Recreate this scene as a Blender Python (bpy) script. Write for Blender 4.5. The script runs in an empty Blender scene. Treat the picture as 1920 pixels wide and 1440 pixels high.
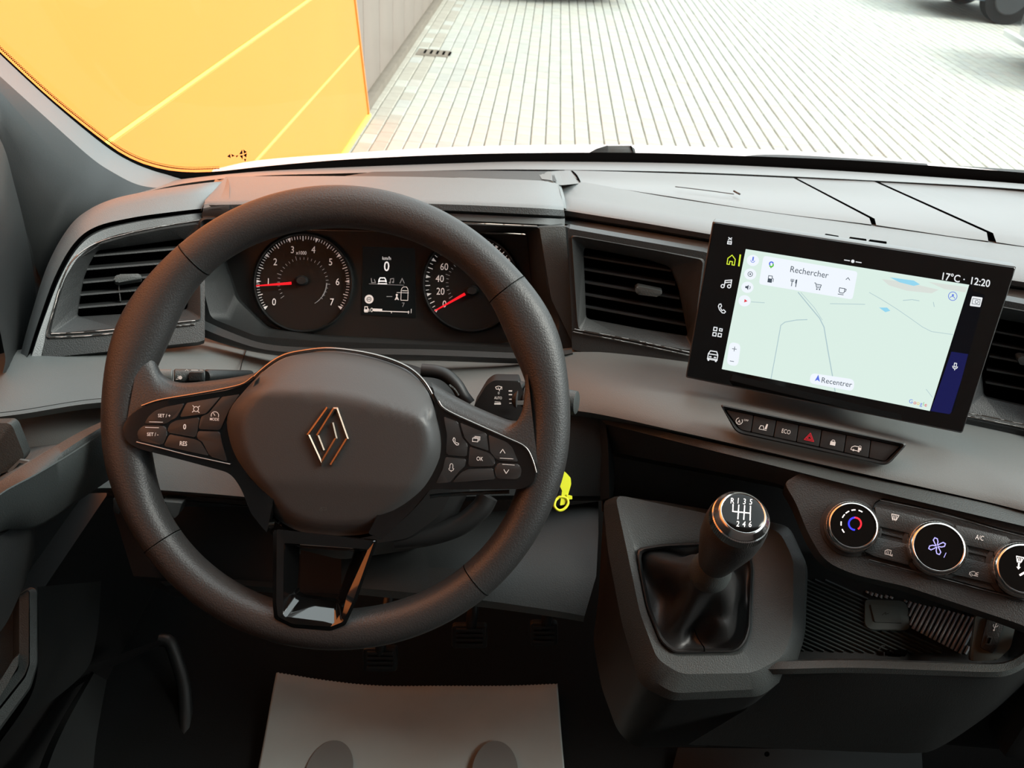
import bpy, bmesh, math, random
from mathutils import Vector, Matrix
random.seed(7)
S = bpy.context.scene
COL = S.collection

# ---------------------------------------------------------------- camera, sky, exposure
FPX = 1618.0
PITCH, ROLL = math.radians(33.2), math.radians(5.0)
CAM = Vector((0.0, 0.0, 1.80))
R0 = Vector((1, 0, 0)); U0 = Vector((0, math.sin(PITCH), math.cos(PITCH))); FW = Vector((0, math.cos(PITCH), -math.sin(PITCH)))
CR = R0*math.cos(ROLL) + U0*math.sin(ROLL)
CU = U0*math.cos(ROLL) - R0*math.sin(ROLL)
cd = bpy.data.cameras.new('camera'); cam = bpy.data.objects.new('camera', cd); COL.objects.link(cam)
M = Matrix.Identity(4)
for i in range(3):
    M[i][0] = CR[i]; M[i][1] = CU[i]; M[i][2] = -FW[i]; M[i][3] = CAM[i]
cam.matrix_world = M
cd.sensor_width = 36.0; cd.lens = 36.0*FPX/1920.0; cd.clip_start = 0.02; cd.clip_end = 200
cd.dof.use_dof = True; cd.dof.focus_distance = 0.74; cd.dof.aperture_fstop = 20
S.camera = cam
S.view_settings.view_transform = 'Standard'; S.view_settings.look = 'None'
S.view_settings.gamma = 1.0; S.view_settings.use_curve_mapping = False
EXPOSURE = 1.55
S.view_settings.exposure = EXPOSURE
GAIN = 2.0**EXPOSURE
w = bpy.data.worlds.new('overcast_sky'); S.world = w; w.use_nodes = True
nt = w.node_tree; bg = nt.nodes['Background']
tc = nt.nodes.new('ShaderNodeTexCoord'); sp = nt.nodes.new('ShaderNodeSeparateXYZ'); rp = nt.nodes.new('ShaderNodeValToRGB')
nt.links.new(tc.outputs['Generated'], sp.inputs[0]); nt.links.new(sp.outputs['Z'], rp.inputs[0]); nt.links.new(rp.outputs[0], bg.inputs[0])
rp.color_ramp.elements[0].position = 0.0; rp.color_ramp.elements[0].color = (.74, .85, .88, 1)
rp.color_ramp.elements[1].position = 1.0; rp.color_ramp.elements[1].color = (.88, .98, 1.0, 1)
bg.inputs[1].default_value = 1.0
sl = bpy.data.lights.new('sun', 'SUN'); sl.energy = 2.0; sl.angle = math.radians(25); sl.color = (1, .98, .90)
so = bpy.data.objects.new('sun', sl); COL.objects.link(so)
so.rotation_euler = Vector((1.0, -.25, .85)).to_track_quat('Z', 'Y').to_euler()

# ---------------------------------------------------------------- helpers
def ray(px, py):
    return FW + CR*((px-960)/FPX) + CU*((720-py)/FPX)
def P(px, py, d): return CAM + ray(px, py)*d
class Pl:
    """a real plane in the van, given by one point (seen at px,py at depth d) and its facing (nx,ny against the line of sight axis)"""
    def __init__(s, px, py, d, nx=0., ny=0.):
        s.o = P(px, py, d); s.n = (CR*nx + CU*ny - FW).normalized()
    def at(s, px, py, off=0.):
        r = ray(px, py); return CAM + r*((s.o + s.n*off - CAM).dot(s.n)/r.dot(s.n))
def lin(c):
    c = c/255.; return c/12.92 if c < .04045 else ((c+.055)/1.055)**2.4
def rgb(r, g, b): return (lin(r), lin(g), lin(b), 1)
MATS = {}
def mat(name, col, rough=.5, metal=0., grain=0., gscale=900., coat=0., spec=.5, var=0., vscale=30., emit=None, estr=1.):
    m = bpy.data.materials.new(name); m.use_nodes = True; MATS[name] = m
    n = m.node_tree; b = n.nodes['Principled BSDF']
    b.inputs['Base Color'].default_value = col if len(col) == 4 else (*col, 1)
    b.inputs['Roughness'].default_value = rough; b.inputs['Metallic'].default_value = metal
    b.inputs['Specular IOR Level'].default_value = spec
    b.inputs['Coat Weight'].default_value = coat
    t = n.nodes.new('ShaderNodeTexCoord')
    if grain:
        z = n.nodes.new('ShaderNodeTexNoise'); z.inputs['Scale'].default_value = gscale; z.inputs['Detail'].default_value = 1.5
        q = n.nodes.new('ShaderNodeBump'); q.inputs['Strength'].default_value = grain; q.inputs['Distance'].default_value = .0006
        n.links.new(t.outputs['Object'], z.inputs['Vector']); n.links.new(z.outputs['Fac'], q.inputs['Height']); n.links.new(q.outputs['Normal'], b.inputs['Normal'])
    if var:
        z = n.nodes.new('ShaderNodeTexNoise'); z.inputs['Scale'].default_value = vscale; z.inputs['Detail'].default_value = 3
        r = n.nodes.new('ShaderNodeValToRGB'); c = b.inputs['Base Color'].default_value
        r.color_ramp.elements[0].position = .3; r.color_ramp.elements[1].position = .7
        r.color_ramp.elements[0].color = (c[0]*(1-var), c[1]*(1-var), c[2]*(1-var), 1)
        r.color_ramp.elements[1].color = (min(1, c[0]*(1+var)), min(1, c[1]*(1+var)), min(1, c[2]*(1+var)), 1)
        n.links.new(t.outputs['Object'], z.inputs['Vector']); n.links.new(z.outputs['Fac'], r.inputs['Fac']); n.links.new(r.outputs[0], b.inputs['Base Color'])
    if emit is not None:
        b.inputs['Emission Color'].default_value = emit if len(emit) == 4 else (*emit, 1)
        b.inputs['Emission Strength'].default_value = estr/GAIN
    return m
def tag(o, label=None, cat=None, group=None, kind=None):
    if label: o['label'] = label
    if cat: o['category'] = cat
    if group: o['group'] = group
    if kind: o['kind'] = kind
    return o
def thing(name, loc, label=None, cat=None, group=None, kind=None):
    o = bpy.data.objects.new(name, None); COL.objects.link(o); o.location = loc; o.empty_display_size = .02
    o['_o'] = 0; del o['_o']
    return tag(o, label, cat, group, kind)
def wloc(o):
    v = Vector((0, 0, 0))
    while o is not None: v += Vector(o.location); o = o.parent
    return v
def link(name, me, m, parent=None, label=None, origin=None):
    """verts of me are in world space; the object's origin is put at origin (or the middle of the mesh)"""
    vs = [v.co.copy() for v in me.vertices]
    if origin is None:
        a = Vector([min(v[i] for v in vs) for i in range(3)]); b = Vector([max(v[i] for v in vs) for i in range(3)])
        origin = (a+b)/2
    me.transform(Matrix.Translation(-origin))
    o = bpy.data.objects.new(name, me); COL.objects.link(o)
    if m is not None and not me.materials: me.materials.append(m)
    o.parent = parent; o.location = origin - (wloc(parent) if parent else Vector())
    if label: o['label'] = label
    return o
def finish(name, bm, m, parent=None, ang=35, label=None, recalc=True, origin=None):
    if recalc: bmesh.ops.recalc_face_normals(bm, faces=bm.faces)
    me = bpy.data.meshes.new(name)
    for f in bm.faces: f.smooth = True
    bm.to_mesh(me); bm.free(); me.set_sharp_from_angle(angle=math.radians(ang))
    return link(name, me, m, parent, label, origin)
def rr(pts, r=6, n=4):
    """round the corners of a closed pixel polygon"""
    out = []; k = len(pts)
    for i in range(k):
        p = Vector(pts[i][:2]); a = Vector(pts[i-1][:2]); b = Vector(pts[(i+1) % k][:2])
        q = pts[i][2] if len(pts[i]) > 2 else r
        da = (a-p); db = (b-p); t = min(q, da.length*.45, db.length*.45)
        s = p + da.normalized()*t; e = p + db.normalized()*t
        for j in range(n+1):
            u = j/n; out.append(tuple(s*(1-u)**2 + p*2*u*(1-u) + e*u*u))
    return out
def angres(pts, c, N=120):
    """resample a closed star-shaped px outline at even angles about c"""
    out = []; n = len(pts)
    for k in range(N):
        a = 2*math.pi*k/N; dx, dy = math.cos(a), math.sin(a); best = None
        for i in range(n):
            x1, y1 = pts[i-1][0]-c[0], pts[i-1][1]-c[1]; x2, y2 = pts[i][0]-c[0], pts[i][1]-c[1]
            ex, ey = x2-x1, y2-y1; D = dx*ey-dy*ex
            if abs(D) < 1e-12: continue
            t = (x1*ey-y1*ex)/D; u = (x1*dy-y1*dx)/D
            if t > 0 and -1e-6 <= u <= 1+1e-6 and (best is None or t > best): best = t
        best = best or 1.; out.append((c[0]+dx*best, c[1]+dy*best))
    return out
def framed(name, outer, inner, pl, top, m, parent, side=.02):
    """flat face with an opening"""
    c = (sum(p[0] for p in inner)/len(inner), sum(p[1] for p in inner)/len(inner))
    A = angres(outer, c); B = angres(inner, c)
    f = lambda L, o: [pl.at(x, y, o) for x, y in L]
    n = pl.n*side; fa = f(A, top)
    return loft(name, [[p-n for p in fa], fa, f(B, top), [p-pl.n*.004 for p in f(B, top)]], m, parent, closed=True, ang=30)
def cat(pts, N, closed=False):
    """Catmull-Rom resample by chord length"""
    v = [Vector(p) for p in pts]; k = len(v)
    segs = k if closed else k-1
    g = (lambda i: v[i % k]) if closed else (lambda i: v[0]*2-v[1] if i < 0 else (v[-1]*2-v[-2] if i >= k else v[i]))
    dense = []
    for i in range(segs):
        p0, p1, p2, p3 = g(i-1), g(i), g(i+1), g(i+2)
        for j in range(12):
            t = j/12
            dense.append(.5*((2*p1)+(p2-p0)*t+(2*p0-5*p1+4*p2-p3)*t*t+(3*p1-p0-3*p2+p3)*t**3))
    dense.append(v[0] if closed else v[-1])
    L = [0]
    for i in range(1, len(dense)): L.append(L[-1]+(dense[i]-dense[i-1]).length)
    out = []; j = 0; M_ = N if closed else N-1
    for i in range(N):
        s = L[-1]*i/M_
        while j < len(L)-2 and L[j+1] < s: j += 1
        t = (s-L[j])/max(1e-9, L[j+1]-L[j]); out.append(dense[j].lerp(dense[j+1], min(1, t)))
    return out
def loft(name, rows, m, parent=None, closed=False, cap0=False, cap1=False, ang=35, label=None, solid=0., flip=False):
    """rows: lists of 3D points, all of one length"""
    bm = bmesh.new(); V = [[bm.verts.new(p) for p in r] for r in rows]; n = len(rows[0])
    for a, b in zip(V, V[1:]):
        for i in range(n if closed else n-1):
            j = (i+1) % n
            try: bm.faces.new((a[i], a[j], b[j], b[i]))
            except Exception: pass
    if cap0: bm.faces.new(V[0])
    if cap1: bm.faces.new(V[-1])
    o = finish(name, bm, m, parent, ang, label)
    if solid:
        md = o.modifiers.new('shell', 'SOLIDIFY'); md.thickness = solid; md.offset = 0
    return o
def strip(name, curves, m, parent=None, N=64, ang=35, label=None, solid=0., smooth=True):
    """curves: lists of (px,py,depth)"""
    rows = []
    for c in curves:
        pts = [P(*q) for q in c]
        if c[-1][0] >= 2100:          # carry the dashboard on to the passenger's door
            e = pts[-1]; g = (pts[-1]-pts[-2]).normalized()
            for t in (.5, 1.):
                dx = (1.285-e.x)*t; pts.append(Vector((e.x+dx, e.y + g.y/g.x*dx*(1-.6*t), e.z + g.z/g.x*dx*.15)))
        rows.append(cat(pts, N if len(pts) == len(c) else int(N*1.6)))
    return loft(name, rows, m, parent, ang=ang, label=label, solid=solid)
def plate(name, pts, pl, top, depth, m, parent=None, bev=.0, seg=2, ang=35, label=None, hole=None):
    """solid slab whose front outline is pts (px) on pl+top, going depth back"""
    bm = bmesh.new(); f = [pl.at(p[0], p[1], top) for p in pts]
    a = [bm.verts.new(p) for p in f]; b = [bm.verts.new(p - pl.n*depth) for p in f]; n = len(f)
    fr = bm.faces.new(a); bm.faces.new(list(reversed(b)))
    for i in range(n):
        j = (i+1) % n; bm.faces.new((a[j], a[i], b[i], b[j]))
    if bev:
        es = [e for e in bm.edges if e.verts[0] in a and e.verts[1] in a]
        bmesh.ops.bevel(bm, geom=es, offset=bev, segments=seg, profile=.6, affect='EDGES', clamp_overlap=True)
    return finish(name, bm, m, parent, ang, label)
def ringloft(name, loops, pl, m, parent=None, capf=False, capb=False, N=None, ang=35, label=None):
    """loops: list of (px points, off); equal counts; closed"""
    rows = [[pl.at(p[0], p[1], off) for p in pts] for pts, off in loops]
    return loft(name, rows, m, parent, closed=True, cap0=capf, cap1=capb, ang=ang, label=label)
def circ(cx, cy, rx, ry=None, n=48, a0=0):
    ry = rx if ry is None else ry
    return [(cx+rx*math.cos(a0+2*math.pi*i/n), cy+ry*math.sin(a0+2*math.pi*i/n)) for i in range(n)]
def tube(name, pts, r, m, parent=None, n=10, closed=False, N=40, label=None, radii=None):
    c = cat(pts, N, closed); rows = []; K = len(c); up = None
    for i in range(K):
        t = (c[(i+1) % K]-c[i-1]) if closed else (c[min(K-1, i+1)]-c[max(0, i-1)])
        t.normalize()
        if up is None: up = t.orthogonal().normalized()
        up = (up - t*up.dot(t)).normalized(); s = t.cross(up)
        rad = r if radii is None else radii(i/(K-1))
        rows.append([c[i] + up*rad*math.cos(2*math.pi*k/n) + s*rad*math.sin(2*math.pi*k/n) for k in range(n)])
    if closed: rows.append(rows[0])
    return loft(name, rows, m, parent, closed=True, cap0=not closed, cap1=not closed, ang=60, label=label)
def lathe(name, prof, base, axis, m, parent=None, n=64, ang=30, label=None, ridge=0, amp=0.):
    """prof: (distance along axis, radius)"""
    ax = axis.normalized(); u = ax.orthogonal().normalized(); v = ax.cross(u); rows = []
    for h, r in prof:
        row = []
        for k in range(n):
            a = 2*math.pi*k/n; q = r + (amp if (ridge and k % 2) else 0)
            row.append(base + ax*h + u*q*math.cos(a) + v*q*math.sin(a))
        rows.append(row)
    return loft(name, rows, m, parent, closed=True, cap0=True, cap1=True, ang=ang, label=label)
class Pen:
    """flat print laid on a plane: strokes, discs, polygons, lettering; local px units turned by ang"""
    def __init__(s, pl, off, ox=0, oy=0, ang=0., sc=1., sy=None):
        s.pl, s.off = pl, off; s.v = []; s.f = []; s.to(ox, oy, ang, sc, sy)
    def to(s, ox, oy, ang=0., sc=1., sy=None):
        s.ox, s.oy, s.a, s.sc, s.sy = ox, oy, math.radians(ang), sc, (sc if sy is None else sy); return s
    def q(s, x, y):
        x *= s.sc; y *= s.sy; c, n = math.cos(s.a), math.sin(s.a)
        return (s.ox + x*c - y*n, s.oy + x*n + y*c)
    def poly(s, pts):
        b = len(s.v); s.v += [s.q(*p) for p in pts]; s.f.append(list(range(b, b+len(pts)))); return s
    def line(s, pts, w=1.5, closed=False):
        pts = list(pts) + ([pts[0]] if closed else [])
        for (x0, y0), (x1, y1) in zip(pts, pts[1:]):
            dx, dy = x1-x0, y1-y0; L = math.hypot(dx, dy) or 1; nx, ny = -dy/L*w/2, dx/L*w/2; ex, ey = dx/L*w*.35, dy/L*w*.35
            s.poly([(x0+nx-ex, y0+ny-ey), (x1+nx+ex, y1+ny+ey), (x1-nx+ex, y1-ny+ey), (x0-nx-ex, y0-ny-ey)])
        return s
    def arc(s, cx, cy, r, a0, a1, w=1.5, n=14, ry=None):
        return s.line([(cx+r*math.cos(math.radians(a0+(a1-a0)*i/n)), cy+(ry or r)*math.sin(math.radians(a0+(a1-a0)*i/n))) for i in range(n+1)], w)
    def disc(s, cx, cy, r, n=16, ry=None): return s.poly(circ(cx, cy, r, ry, n))
    def text(s, t, h, cx=0, cy=0, wide=1.0, bold=0.):
        cu = bpy.data.curves.new('lettering', 'FONT'); cu.body = t; cu.size = 1; cu.align_x = 'CENTER'; cu.offset = bold; cu.resolution_u = 3
        o = bpy.data.objects.new('lettering', cu); COL.objects.link(o)
        dg = bpy.context.evaluated_depsgraph_get(); me = bpy.data.meshes.new_from_object(o.evaluated_get(dg))
        k = h/.70; b = len(s.v)
        s.v += [s.q(cx + v.co.x*k*wide, cy - (v.co.y-.35)*k) for v in me.vertices]
        s.f += [[b+i for i in p.vertices] for p in me.polygons]
        bpy.data.objects.remove(o); bpy.data.curves.remove(cu); bpy.data.meshes.remove(me); return s
    def done(s, name, m, parent, label=None):
        me = bpy.data.meshes.new(name); me.from_pydata([s.pl.at(x, y, s.off) for x, y in s.v], [], s.f); me.update()
        bm = bmesh.new(); bm.from_mesh(me)
        for f in bm.faces:
            f.normal_update()
            if f.normal.dot(s.pl.n) < 0: f.normal_flip()
        bm.to_mesh(me); bm.free()
        s.v = []; s.f = []
        return link(name, me, m, parent, label)
def box(name, lo, hi, m, parent=None, bev=0., label=None, bm_only=False):
    bm = bmesh.new(); bmesh.ops.create_cube(bm, size=1)
    for v in bm.verts:
        for i in range(3): v.co[i] = (lo[i]+hi[i])/2 + v.co[i]*(hi[i]-lo[i])
    if bev: bmesh.ops.bevel(bm, geom=bm.edges[:], offset=bev, segments=2, profile=.6, affect='EDGES')
    return finish(name, bm, m, parent, 35, label)
# ---------------------------------------------------------------- materials
m_pad   = mat('dash_pad_grey', (.122, .132, .134), .40, grain=.35, gscale=1100, spec=.6)
m_lip   = mat('grained_dash_plastic', (.05, .053, .054), .5, grain=.8, gscale=700)
m_lid   = mat('smooth_dash_lid', (.150, .164, .168), .36, grain=.12, gscale=900, spec=.6)
m_mid   = mat('light_grey_plastic', (.104, .114, .112), .52, grain=.3, gscale=1300)
m_dark  = mat('charcoal_plastic', (.010, .0115, .0115), .5, grain=.3, gscale=1100)
m_dark2 = mat('dark_grey_plastic', (.020, .0215, .0215), .48, grain=.5, gscale=1000)
m_cons  = mat('console_grey_plastic', (.039, .045, .044), .5, grain=.6, gscale=1000)
m_black = mat('black_plastic', (.008, .008, .008), .5)
m_gap   = mat('shadow_gap_black', (.002, .002, .002), .9, spec=0.)
m_gloss = mat('piano_black', (.004, .004, .004), .06, coat=.6, spec=.7)
m_chrome= mat('satin_chrome', (.72, .70, .68), .18, metal=1.)
m_embl  = mat('emblem_reflection_tint', (.36, .28, .215), .34, metal=1.)  # copper tone paints the orange reflection into satin chrome
m_dchrome=mat('dark_chrome_trim', (.32, .29, .27), .22, metal=1.)
m_leath = mat('black_leather', (.027, .0265, .026), .46, grain=.5, gscale=800, spec=.6)
m_boot  = mat('soft_boot_leather', (.022, .022, .022), .42, grain=.15, gscale=700)
m_hub   = mat('airbag_cover_plastic', (.064, .063, .062), .40, grain=.12, gscale=1200)
m_btn   = mat('button_plastic', (.024, .024, .024), .42)
m_print = mat('white_print', (.75, .74, .72), .5, emit=(.5, .48, .46), estr=.10)
m_white = mat('white_backlit', (.8, .8, .8), .5, emit=(1, .98, .95), estr=.7)
m_dimw  = mat('dim_backlit', (.3, .3, .3), .5, emit=(.6, .6, .6), estr=.16)
m_dial  = mat('dial_white_print', (.8, .75, .72), .5, emit=(.8, .72, .68), estr=.35)
m_dialb = mat('dial_black', (.010, .009, .008), .45)
m_needle= mat('needle_red', (.7, .01, .02), .4, emit=(1, .01, .02), estr=.75)
m_ledb  = mat('blue_light', (.02, .02, .3), .5, emit=(.03, .04, 1), estr=1.2)
m_ledr  = mat('red_light', (.3, .01, .02), .5, emit=(1, .02, .04), estr=1.)
m_ledv  = mat('violet_light', (.2, .2, .4), .5, emit=(.38, .36, .85), estr=.9)
m_yel   = mat('yellow_paper_strap', (.80, .84, .03), .5)
m_paper = mat('white_paper', (.235, .26, .25), .8, var=.05, vscale=14)
m_badge = mat('black_badge_lens', (.004, .004, .004), .12, spec=.25)
m_print2= mat('grey_footprint', (.12, .13, .125), .85)
m_carpet= mat('black_carpet', (.006, .0065, .0065), .95, spec=.1, grain=1., gscale=500)
m_floor = mat('grey_floor_mat', (.03, .033, .033), .8, spec=.2, grain=.6, gscale=400)
m_head  = mat('grey_headliner', (.10, .10, .10), .9)
m_van   = mat('white_van_paint', (.80, .80, .79), .3, coat=.3)
m_orange= mat('orange_cladding', (.95, .235, .04), .5, spec=.3, var=.03, vscale=.7)
m_ojoint= mat('pale_yellow_edge_glint', (.95, .62, .12), .5)  # pale yellow paints the glint on the cladding's edges
m_gwall = mat('taupe_cladding', (.22, .18, .155), .4, var=.05, vscale=2)
m_kerb  = mat('kerb_stone', (.17, .145, .115), .9, var=.1, vscale=8)
m_mortar= mat('dark_sandy_joint', (.22, .22, .19), .95)
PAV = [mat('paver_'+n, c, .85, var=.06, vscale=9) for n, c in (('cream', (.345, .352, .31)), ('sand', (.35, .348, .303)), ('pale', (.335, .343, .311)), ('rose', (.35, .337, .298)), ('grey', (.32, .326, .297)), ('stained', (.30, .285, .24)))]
m_tyre  = mat('tyre_rubber', (.008, .008, .008), .8, spec=.2)
m_rimd  = mat('dark_wheel_rim', (.03, .033, .036), .4)
m_cglass= mat('car_window_glass', (.01, .012, .013), .05)
m_silver= mat('silver_metal', (.7, .72, .74), .2, metal=1.)
m_lamp  = mat('lamp_lens', (.75, .78, .8), .1)
m_navy  = mat('blue_grey_paint', (.035, .055, .075), .25, coat=.5)
m_blackp= mat('black_paint', (.01, .01, .01), .2, coat=.5)
m_whitep= mat('silver_grey_paint', (.55, .57, .58), .25, coat=.5)
def glass_mat(name, tint, fac):
    m = bpy.data.materials.new(name); m.use_nodes = True; n = m.node_tree
    for x in list(n.nodes): n.nodes.remove(x)
    o = n.nodes.new('ShaderNodeOutputMaterial'); mx = n.nodes.new('ShaderNodeMixShader'); t = n.nodes.new('ShaderNodeBsdfTransparent')
    g = n.nodes.new('ShaderNodeBsdfGlossy'); g.inputs['Roughness'].default_value = .02
    t.inputs[0].default_value = (*tint, 1)
    lw = n.nodes.new('ShaderNodeLayerWeight'); lw.inputs[0].default_value = .5
    pw = n.nodes.new('ShaderNodeMath'); pw.operation = 'POWER'; pw.inputs[1].default_value = 5.0
    ma = n.nodes.new('ShaderNodeMath'); ma.operation = 'MULTIPLY_ADD'; ma.inputs[1].default_value = .6; ma.inputs[2].default_value = fac
    n.links.new(lw.outputs['Facing'], pw.inputs[0]); n.links.new(pw.outputs[0], ma.inputs[0])
    n.links.new(ma.outputs[0], mx.inputs[0]); n.links.new(t.outputs[0], mx.inputs[1]); n.links.new(g.outputs[0], mx.inputs[2]); n.links.new(mx.outputs[0], o.inputs[0])
    return m
m_glass = glass_mat('windscreen_glass', (.97, .985, .975), .04)

# ---------------------------------------------------------------- outside: ground, building, cars
WX = -1.20          # the building's face
ground = thing('pavement', (3, 8, 0), kind='structure', label='cream block paving of the yard')
box('joint_bed', (-30, -30, -.10), (40, 60, -.012), m_mortar, ground)
def paver_mesh(mt):
    bm = bmesh.new(); bmesh.ops.create_cube(bm, size=1)
    for v in bm.verts: v.co = Vector((v.co.x*.094, v.co.y*.194, v.co.z*.05-.025))
    top = [e for e in bm.edges if all(v.co.z > -.01 for v in e.verts)]
    bmesh.ops.bevel(bm, geom=top, offset=.005, segments=1, affect='EDGES')
    me = bpy.data.meshes.new('paver'); bm.to_mesh(me); bm.free(); me.materials.append(mt); return me
pm = [paver_mesh(x) for x in PAV]
def see(x, y, z=0):
    d = Vector((x, y, z))-CAM; k = d.dot(FW)
    if k <= .01: return None
    return (960+FPX*d.dot(CR)/k, 720-FPX*d.dot(CU)/k, k)
rows = []
for i in range(-1, 120):
    off = random.choice((0, .1, .05, .15))
    for j in range(20, 110):
        x = WX+.13+i*.1; y = j*.2+off
        s = see(x, y)
        if s is None: continue
        vis = -40 < s[0] < 1960 and -60 < s[1] < 335
        if -900 < s[0] < 2900 and -500 < s[1] < 560 and not (abs(x) < .95 and y < 2.2):
            rows.append((s[2] if vis else 99, vis, x, y))
rows.sort()
rest_v, rest_f, rest_m = [], [], []
cnt = 0
def jit(a): return (random.random()-.5)*a
wts = [5, 3, 4, 1.3, 1.2]
for k, vis, x, y in rows:
    c = random.choices(range(5), wts)[0]
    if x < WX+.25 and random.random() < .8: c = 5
    if vis and cnt < 300 and not (see(x, y)[1] > 300):
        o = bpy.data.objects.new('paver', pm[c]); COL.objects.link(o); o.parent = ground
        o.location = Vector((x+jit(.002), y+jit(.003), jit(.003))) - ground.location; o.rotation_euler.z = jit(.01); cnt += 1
    else:
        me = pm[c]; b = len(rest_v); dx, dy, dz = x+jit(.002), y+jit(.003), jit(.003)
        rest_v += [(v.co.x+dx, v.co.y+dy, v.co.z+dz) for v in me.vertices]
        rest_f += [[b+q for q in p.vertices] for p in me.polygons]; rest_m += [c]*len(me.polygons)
me = bpy.data.meshes.new('distant_pavers'); me.from_pydata(rest_v, [], rest_f)
for x in PAV: me.materials.append(x)
me.polygons.foreach_set('material_index', rest_m); me.update()
o = link('distant_pavers', me, None, ground); o['kind'] = 'stuff'
box('moss_patch', (5.0, 6, -.012), (5.01, 6.01, -.011), m_mortar, ground) if False else None

# orange cladding: horizontal boards with pale glints painted along the joints; its far edge leans back towards the camera
ow = thing('wall_left', (WX+.06, 2, 2), kind='structure', label='orange panelled building face beside the van')
zs = [.035, .53, .99, 1.47, 1.95, 2.43, 2.91, 3.39, 3.87, 4.35, 4.83]
edge = lambda z: 5.92 - .47*z
for a, b in zip(zs, zs[1:]):
    z0, z1 = a+.006, b-.006
    bm = bmesh.new(); x0, x1 = WX-.02, WX+.06
    vs = [bm.verts.new(p) for p in ((x1, -7, z0), (x1, edge(z0), z0), (x1, edge(z1), z1), (x1, -7, z1), (x0, -7, z0), (x0, edge(z0), z0), (x0, edge(z1), z1), (x0, -7, z1))]
    for f in ((0, 1, 2, 3), (7, 6, 5, 4), (0, 4, 5, 1), (3, 2, 6, 7), (1, 5, 6, 2), (0, 3, 7, 4)): bm.faces.new([vs[i] for i in f])
    bmesh.ops.bevel(bm, geom=bm.edges[:], offset=.004, segments=1, affect='EDGES')
    finish('cladding_board', bm, m_orange, ow)
    if a > .1:
        box('joint_glint_strip', (x1-.014, -7, a-.006), (x1-.002, edge(a)-.01, a+.006), m_ojoint, ow)
bm = bmesh.new()
vs = [bm.verts.new(p) for p in ((WX+.068, edge(.03)-.012, .03), (WX+.068, edge(.03)+.01, .03), (WX+.068, edge(4.8)+.01, 4.8), (WX+.068, edge(4.8)-.012, 4.8), (WX, edge(.03)-.012, .03), (WX, edge(.03)+.01, .03), (WX, edge(4.8)+.01, 4.8), (WX, edge(4.8)-.012, 4.8))]
for f in ((0, 1, 2, 3), (7, 6, 5, 4), (0, 4, 5, 1), (3, 2, 6, 7), (1, 5, 6, 2), (0, 3, 7, 4)): bm.faces.new([vs[i] for i in f])
finish('edge_trim', bm, m_orange, ow)
box('bottom_trim', (WX+.02, -7, .012), (WX+.075, edge(0), .034), m_ojoint, ow)
gw = thing('wall_front', (WX, 9, 2), kind='structure', label='taupe panelled wall beyond the orange cladding')
box('wall_backing', (WX-.5, -8, -.01), (WX-.03, 30, 5.2), m_mortar, gw)
y = 2.5
while y < 14:
    box('wall_panel', (WX-.03, y+.006, .10), (WX, y+.594, 5.1), m_gwall, gw, bev=.003); y += .6
box('trim_1', (WX-.03, 2.5, 0), (WX+.035, 20, .06), m_kerb).update_tag()
tr = bpy.data.objects['trim_1']; tr['kind'] = 'structure'; tr['label'] = 'narrow kerb strip along the foot of the taupe wall'

# drain cover
dc = thing('drain_cover', (-.8, 8.2, 0), 'small square metal drain cover set in the paving near the wall', 'drain')
def gnd(px, py):
    r = ray(px, py); t = -CAM.z/r.z; return CAM + r*t
a = gnd(779, 103); b = gnd(842, 103); c = gnd(842, 95)
x0, x1, y0, y1 = a.x, b.x, a.y, a.y+.24
dc.location = ((x0+x1)/2, (y0+y1)/2, 0)
box('frame', (x0, y0, -.01), (x1, y1, .006), m_whitep if False else m_kerb, dc)
box('grate', (x0+.04, y0+.03, .0), (x1-.04, y1-.03, .009), m_kerb, dc)
for k in range(5): box('slot', (x0+.06+k*.055, y0+.05, .008), (x0+.08+k*.055, y1-.05, .0105), m_gap, dc)

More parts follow.
